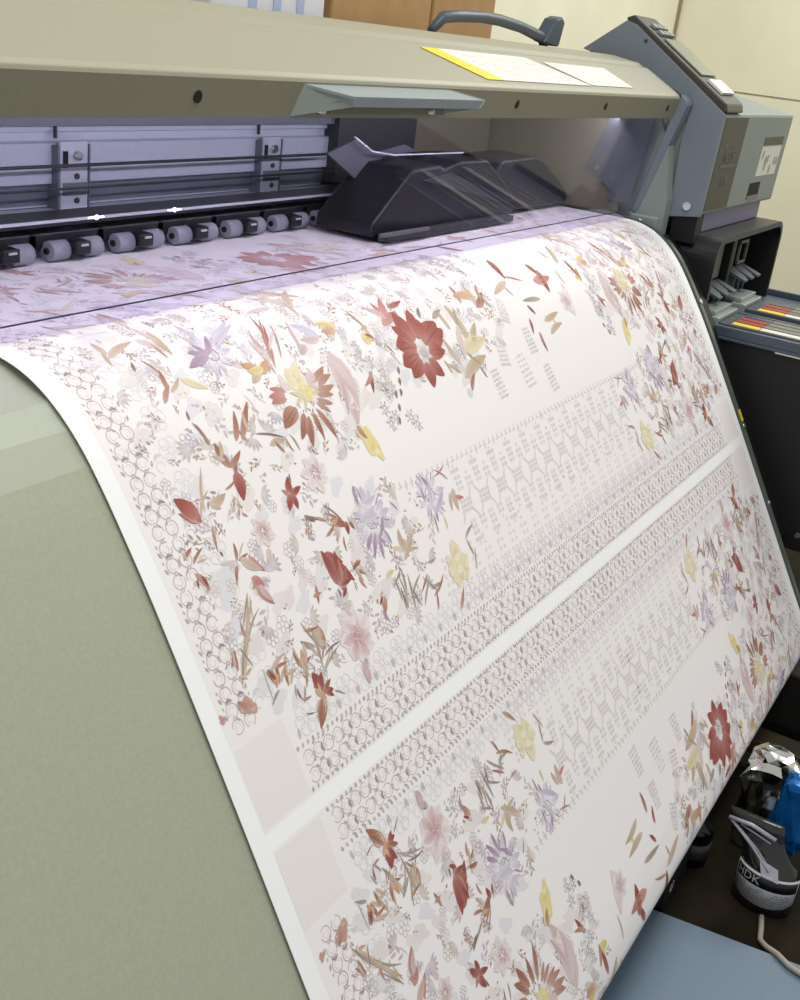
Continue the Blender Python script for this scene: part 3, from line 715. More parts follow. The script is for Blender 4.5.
# ---- the print: every mark is a small inked shape following the sheet
PC = {'R': (158, 66, 56), 'r': (188, 120, 110), 'B': (168, 108, 84), 'b': (178, 128, 108), 'T': (196, 172, 140), 'o': (204, 178, 158), 'O': (206, 156, 116),
      'D': (122, 98, 90), 'g': (156, 144, 122), 'K': (214, 188, 188), 'k': (222, 204, 200), 'p': (206, 176, 178), 'Q': (212, 172, 176), 'L': (196, 186, 210), 'l': (208, 202, 220),
      'V': (166, 138, 170), 'Y': (228, 208, 120), 'y': (226, 214, 166), 'G': (196, 196, 202)}
VV = []; VC = []; FF = []
GROUND = (244, 239, 237)
def pal(k, j=0.0): return PC[k]
def mixc(a, b, t): return tuple(a[i]*(1-t)+b[i]*t for i in range(3))
LAY = [0]; BASE = [0.00022, 0.000004]
def push(pts, cols, faces, h):
    """pts in sheet coordinates (u, t); t measured from the white gap"""
    b = len(VV)
    for p, c in zip(pts, cols): VV.append((p[0], S0-p[1], h)); VC.append(c)
    for f in faces: FF.append([b+i for i in f])
def layer():
    LAY[0] = (LAY[0]+1) % 40
    return BASE[0]+LAY[0]*BASE[1]
def petal(u0, t0, u1, t1, wr, c, bend=0.0, tip=None, base=None, tr=None, n=6, h=None, sharp=0.8):
    base = base or mixc(c, (236, 226, 220), 0.35); tip = tip or c
    h = h or layer()
    du, dt = u1-u0, t1-t0; L = math.hypot(du, dt)
    if L < 1e-5: return
    W = max(L*wr*0.5, 0.0007); px, py = -dt/L, du/L
    pts = []; cols = []
    for k in range(n+1):
        f = k/n; w_ = W*(math.sin(math.pi*min(1, f*0.93+0.05)**sharp))**0.8 if 0 < k < n else W*0.12
        off = bend*L*math.sin(math.pi*f)*0.5
        cx, cy = u0+du*f+px*off, t0+dt*f+py*off
        c_ = mixc(base, tip, min(1, f*1.4)); c2 = mixc(c_, (90, 50, 44), 0.12)
        pts += [(cx+px*w_, cy+py*w_), (cx, cy), (cx-px*w_, cy-py*w_)]; cols += [c_, c2, c_]
    faces = []
    for k in range(n):
        a = 3*k
        faces += [(a, a+3, a+4, a+1), (a+1, a+4, a+5, a+2)]
    emit(pts, cols, faces, h, tr)
def blob(u0, t0, u1, t1, asp, c, tr=None, h=None, rnd=random, n=18, rag=0.18):
    h = h or layer()
    cu, ct_ = (u0+u1)/2, (t0+t1)/2; du, dt = (u1-u0)/2, (t1-t0)/2
    pts = [(cu, ct_)]; cols = [c]
    ph = rnd.random()*6; 
    for k in range(n):
        a = 2*math.pi*k/n; r = 1+rag*math.sin(3*a+ph)+rag*.7*math.sin(5*a+2*ph)
        pts.append((cu+du*r*math.cos(a)-dt*asp*r*math.sin(a), ct_+dt*r*math.cos(a)+du*asp*r*math.sin(a))); cols.append(mixc(c, (238, 228, 222), 0.15+0.25*rnd.random()))
    emit(pts, cols, [(0, 1+k, 1+(k+1) % n) for k in range(n)], h, tr)
def ringm(cu, ct_, ru, rt, w_, c, tr=None, a0=0, a1=2*math.pi, n=12, h=None, c2=None):
    h = h or layer(); pts = []; cols = []
    for k in range(n+1):
        a = a0+(a1-a0)*k/n; f = 1-w_/2/ru; g = 1+w_/2/ru
        pts += [(cu+ru*f*math.cos(a), ct_+rt*f*math.sin(a)), (cu+ru*g*math.cos(a), ct_+rt*g*math.sin(a))]
        cc = c if not c2 else mixc(c, c2, k/n); cols += [cc, cc]
    emit(pts, cols, [(2*k, 2*k+1, 2*k+3, 2*k+2) for k in range(n)], h, tr)
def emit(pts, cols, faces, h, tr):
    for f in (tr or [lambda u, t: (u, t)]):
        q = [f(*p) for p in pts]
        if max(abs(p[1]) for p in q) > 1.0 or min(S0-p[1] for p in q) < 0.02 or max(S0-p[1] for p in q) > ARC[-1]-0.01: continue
        if S0-q[0][1] < 0.50: cols_ = [mixc(k, GROUND, .5) for k in cols]  # under the window: wash of the acrylic's reflection put into the ink
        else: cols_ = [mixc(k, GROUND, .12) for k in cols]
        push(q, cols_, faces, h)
AX = 0.795
idn = lambda u, t: (u, t)
lr = lambda u, t: (2*AX-u, t)
ud = lambda u, t: (u+0.008, -t)
rt_ = lambda u, t: (2*AX-u, -t)
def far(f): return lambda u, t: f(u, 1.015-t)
QUAD = [idn, lr, ud, rt_]
def trs(u, t, kind=''):
    if t > 0.27 and u > 0.47 or kind == 'X': base = [idn, rt_]
    else: base = list(QUAD)
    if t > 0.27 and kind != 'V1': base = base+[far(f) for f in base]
    return base

# ground tint of the two printed panels (and the strip of the next one under the window)
def ground(u0, u1, t0, t1, c, h):
    st = sorted(set([S0-t0, S0-t1]+[float(s) for s in ARC if min(S0-t0, S0-t1) < s < max(S0-t0, S0-t1)]))
    b = len(VV)
    for s in st: VV.append((u0, s, h)); VV.append((u1, s, h)); VC.append(c); VC.append(c)
    for i in range(len(st)-1): FF.append([b+2*i, b+2*i+1, b+2*i+3, b+2*i+2])
ground(0.020, 1.578, 0.0085, 1.0, GROUND, 0.00010)
ground(0.022, 1.578, -0.0085, -0.60, GROUND, 0.00010)
for sg in (1, -1):
    ground(0.022, 0.092, sg*0.012, sg*0.090, (240, 233, 230), 0.00018)
    ground(1.50, 1.577, sg*0.012, sg*0.090, (240, 233, 230), 0.00018)

rnd = random.Random(5)
MV = (190, 178, 177); MV2 = (226, 218, 217); PALE = (226, 223, 228)
# ring chains: side columns
def chain_cell(u, t, horiz, tr, s=1.0):
    """one link of the scroll border: two rings, joining leaves, dark ticks"""
    def m(a, b): return (u+a, t+b) if not horiz else (u+b, t+a)
    r = 0.0072*s
    CELL[0] += 1; k = CELL[0] % 3
    for sgn in (-1, 1):
        cu, ct_ = m(sgn*0.0085*s, 0)
        a0_ = rnd.uniform(0, 6.28)
        cc = mixc(MV, (214, 190, 190), rnd.random()*.7)
        ringm(cu, ct_, r, r, 0.0011, cc, tr, a0=a0_, a1=a0_+5.4, n=10)
        ringm(cu, ct_, r*0.52, r*0.52, 0.0009, MV2, tr, a0=a0_+2, a1=a0_+6.4, n=7)
        if k == 0:
            a = m(sgn*0.0035*s, -0.0078*s); b = m(sgn*0.0135*s, -0.0085*s); petal(*a, *b, .36, (150, 140, 138), bend=.5*sgn, tr=tr, n=4)
        ringm(*m(sgn*0.0085*s, 0.0080*s), r*.30, r*.30, 0.0009, (204, 180, 180), tr, n=6)
        if k == 1:
            a = m(sgn*0.0020*s, 0.004*s); b = m(sgn*0.0060*s, 0.0085*s); petal(*a, *b, .4, (176, 162, 160), bend=-.4*sgn, tr=tr, n=4)
        if k != 1:
            a = m(sgn*0.0165*s, -0.006*s); b = m(sgn*0.0195*s, 0.000*s); petal(*a, *b, .45, (182, 170, 170), tr=tr, n=3)
            a = m(sgn*0.0175*s, 0.003*s); b = m(sgn*0.0185*s, 0.007*s); petal(*a, *b, .5, (196, 184, 184), tr=tr, n=3)
    if k == 2:
        a = m(0, -0.004*s); b = m(0, 0.004*s); petal(*a, *b, .4, MV, tr=tr, n=3)
CELL = [0]
t = 0.107
while t < 0.52:
    chain_cell(0.046, t, False, QUAD if t < 0.5 else [idn, lr]); t += 0.0157
t = 0.52
while t < 0.98:
    chain_cell(0.046, t, False, [idn, lr]); t += 0.0157
t = 0.115
while t < 0.5:    # paler curls and rosettes inside the column
    ringm(0.073, t, 0.0055, 0.0055, 0.0012, MV2, QUAD, a0=0, a1=4.6, n=9)
    petal(0.068, t+.007, 0.080, t+.010, .35, MV2, bend=.5, tr=QUAD, n=4)
    for k in range(6):
        a = k*math.pi/3
        ringm(0.093+.0085*math.cos(a), t+.012+.0085*math.sin(a), 0.0062, 0.0062, 0.0011, PALE, QUAD, n=8)
    t += 0.0335
# border rows by the white gap
u = 0.107
while u < AX:
    chain_cell(u, 0.0325, True, QUAD, 1.05); u += 0.0163
u = 0.096
while u < AX:
    for tt in (0.0125, 0.0545):
        petal(u, tt-.0022, u+.002, tt+.0028, .75, (176, 165, 163) if int(u*1000) % 5 < 2 else (200, 190, 188), tr=QUAD, n=3)
    u += 0.0082
# second, paler row of scallops; tall pyramids in the middle stretch
u = AX-.01725-.0345*19
while u < AX:
    for k in range(6):
        a = k*math.pi/3
        ringm(u+.0095*math.cos(a), 0.0745+.0095*math.sin(a), 0.0068, 0.0068, 0.0012, PALE if u < .45 else (212, 204, 206), QUAD, n=8)
    ringm(u, 0.0745, 0.0035, 0.0035, 0.0012, MV2, QUAD, n=7)
    for a_ in (-1, 1): petal(u+a_*.017, .061, u+a_*.015, .072, .4, (200, 192, 196), tr=QUAD, n=3)
    if u > 0.42:
        for row, (tt, wd) in enumerate(((.093, 3), (.103, 2), (.113, 2), (.123, 1), (.132, 1))):
            for j in range(wd):
                uu = u+(j-(wd-1)/2)*.0105
                blob(uu-.0035, tt, uu+.0035, tt, .8, (226, 218, 217), tr=QUAD, rnd=rnd, n=7)
    u += 0.0345
# band of crossed bouquets, dotted garland above it
u = AX-.0245-.049*5
while u < AX:
    C1 = (216, 208, 206); C2 = (225, 218, 215)
    q4 = QUAD
    def bl(x, y, r, c): blob(u+x-r, .175+y, u+x+r, .175+y+.0006, .85, c, tr=q4, rnd=rnd, n=8)
    for i_ in (-1.5, -.5, .5, 1.5):
        for j in (-1, 0, 1): bl(i_*.0072+j*.0012, j*.0062, .0034, C1)
    for sg in (-1, 1):
        for sh in (-1, 1):
            petal(u+sh*.010, .175+sg*.006, u+sh*.0215, .175+sg*.020, .20, (230, 224, 221), tr=q4, n=4)
            for j in range(2): bl(.0245+sh*.0042, sg*(.022+j*.0075), .0034, C1)
            for j in range(3): bl(sh*.0040, sg*(.022+j*.0072), .0036, C1 if j else C2)
        bl(.0245, sg*.0375, .0030, C2)
        for sh in (-1, 0, 1): bl(sh*.0068, sg*.0455, .0036, C1)
        bl(0, sg*.0515, .0030, C2)
    u += 0.049
u = 0.40
while u < AX:
    petal(u, .2315, u+.010, .2335, .25, (222, 215, 210), tr=QUAD, n=3)
    petal(u+.004, .233, u+.0075, .2395, .35, (222, 215, 210), tr=QUAD, n=3)
    if rnd.random() < .35: petal(u+.006, .232, u+.003, .226, .4, (222, 215, 210), tr=QUAD, n=3)
    u += .0125
# trapezoid lace pendants
PEND = []
def pendant(u0, t0, u1, t1, tr):
    du, dt = u1-u0, t1-t0; L = math.hypot(du, dt); px, py = -dt/L, du/L
    for r in range(7):
        f = (r+.5)/7; W = L*(.15+.10*f); c = 2+r//3
        for j in range(c+1):
            o_ = (j/c-.5)*2*W
            cu, ct_ = u0+du*f+px*o_, t0+dt*f+py*o_
            blob(cu-.0028, ct_, cu+.0028, ct_+.001, .8, (208, 203, 206) if (r+j) % 2 else (222, 217, 219), tr=tr, rnd=rnd, n=6)

# pale filler first: lace florets, washes and thin sprays under the flowers
def floral(u, t):
    if t < 0.095: return False
    if u < 0.066: return False
    edge = 0.40+0.06*math.sin(t*40)
    if t < 0.255: return u < edge+0.05*(t < 0.15)
    if t < 0.30: return u < 0.36
    if t < 0.335: return u < 0.43 or (u > 0.62 and u < 0.66)
    return True
def rosette(u, t, r, c, tr):
    k = 5+rnd.randrange(2); ph = rnd.random()*6
    for j in range(k):
        a = ph+2*math.pi*j/k
        ringm(u+r*.62*math.cos(a), t+r*.62*math.sin(a), r*.36, r*.36, .0009, c, tr, n=7)
def leafspray(u, t, L, ang, c, tr):
    petal(u, t, u+L*math.cos(ang), t+L*math.sin(ang), .05, mixc(c, GROUND, .2), bend=.3, tr=tr, n=5)
    for j in range(4):
        f = .25+.2*j; s_ = 1 if j % 2 else -1; a = ang+s_*.7
        x, y = u+L*f*math.cos(ang), t+L*f*math.sin(ang)
        petal(x, y, x+L*.34*math.cos(a), y+L*.34*math.sin(a), .38, c, tr=tr, n=4)
fill = []
while len(fill) < 640:
    u, t = rnd.uniform(.066, AX), rnd.uniform(.095, .505)
    if floral(u, t): fill.append((u, t))
PALES = [(224, 222, 228), (228, 224, 226), (222, 222, 224), (230, 224, 218), (228, 218, 218)]
MIDS = [(206, 200, 204), (198, 190, 192), (208, 198, 186), (204, 190, 182), (196, 186, 200)]
for i, (u, t) in enumerate(fill):
    tr = trs(u, t)
    k = i % 9
    if k == 8: leafspray(u, t, rnd.uniform(.008, .016), rnd.uniform(0, 6.28), rnd.choice([(160, 136, 122), (176, 120, 102), (150, 140, 128)]), tr); continue
    if k in (0, 1): blob(u-.012, t-.006, u+.012, t+.008, .6, PALES[i % 5], tr=tr, rnd=rnd, h=.00022+.000001*(i % 50), n=14)
    elif k in (2, 3): rosette(u, t, rnd.uniform(.006, .010), MIDS[i % 5], tr)
    elif k == 4: leafspray(u, t, rnd.uniform(.018, .035), rnd.uniform(0, 6.28), MIDS[(i//3) % 5], tr)
    elif k == 5:
        for j in range(6):
            a = rnd.uniform(0, 6.28); d = rnd.uniform(.002, .009)
            petal(u+d*math.cos(a), t+d*math.sin(a), u+(d+.003)*math.cos(a+.5), t+(d+.003)*math.sin(a+.5), .6, MIDS[(i+j) % 5] if j else (150, 136, 130), tr=tr, n=3)
    elif k == 6:
        a = rnd.uniform(0, 6.28)
        for j in range(5): petal(u, t, u+.014*math.cos(a+j*.5), t+.014*math.sin(a+j*.5), .35, PALES[(i+j) % 5], tip=MIDS[i % 5], tr=tr, n=4)
    else: leafspray(u, t, rnd.uniform(.014, .026), rnd.uniform(0, 6.28), random.Random(i).choice([(176, 140, 118), (170, 150, 130), (186, 160, 140), (166, 140, 136), (190, 140, 124)]), tr)

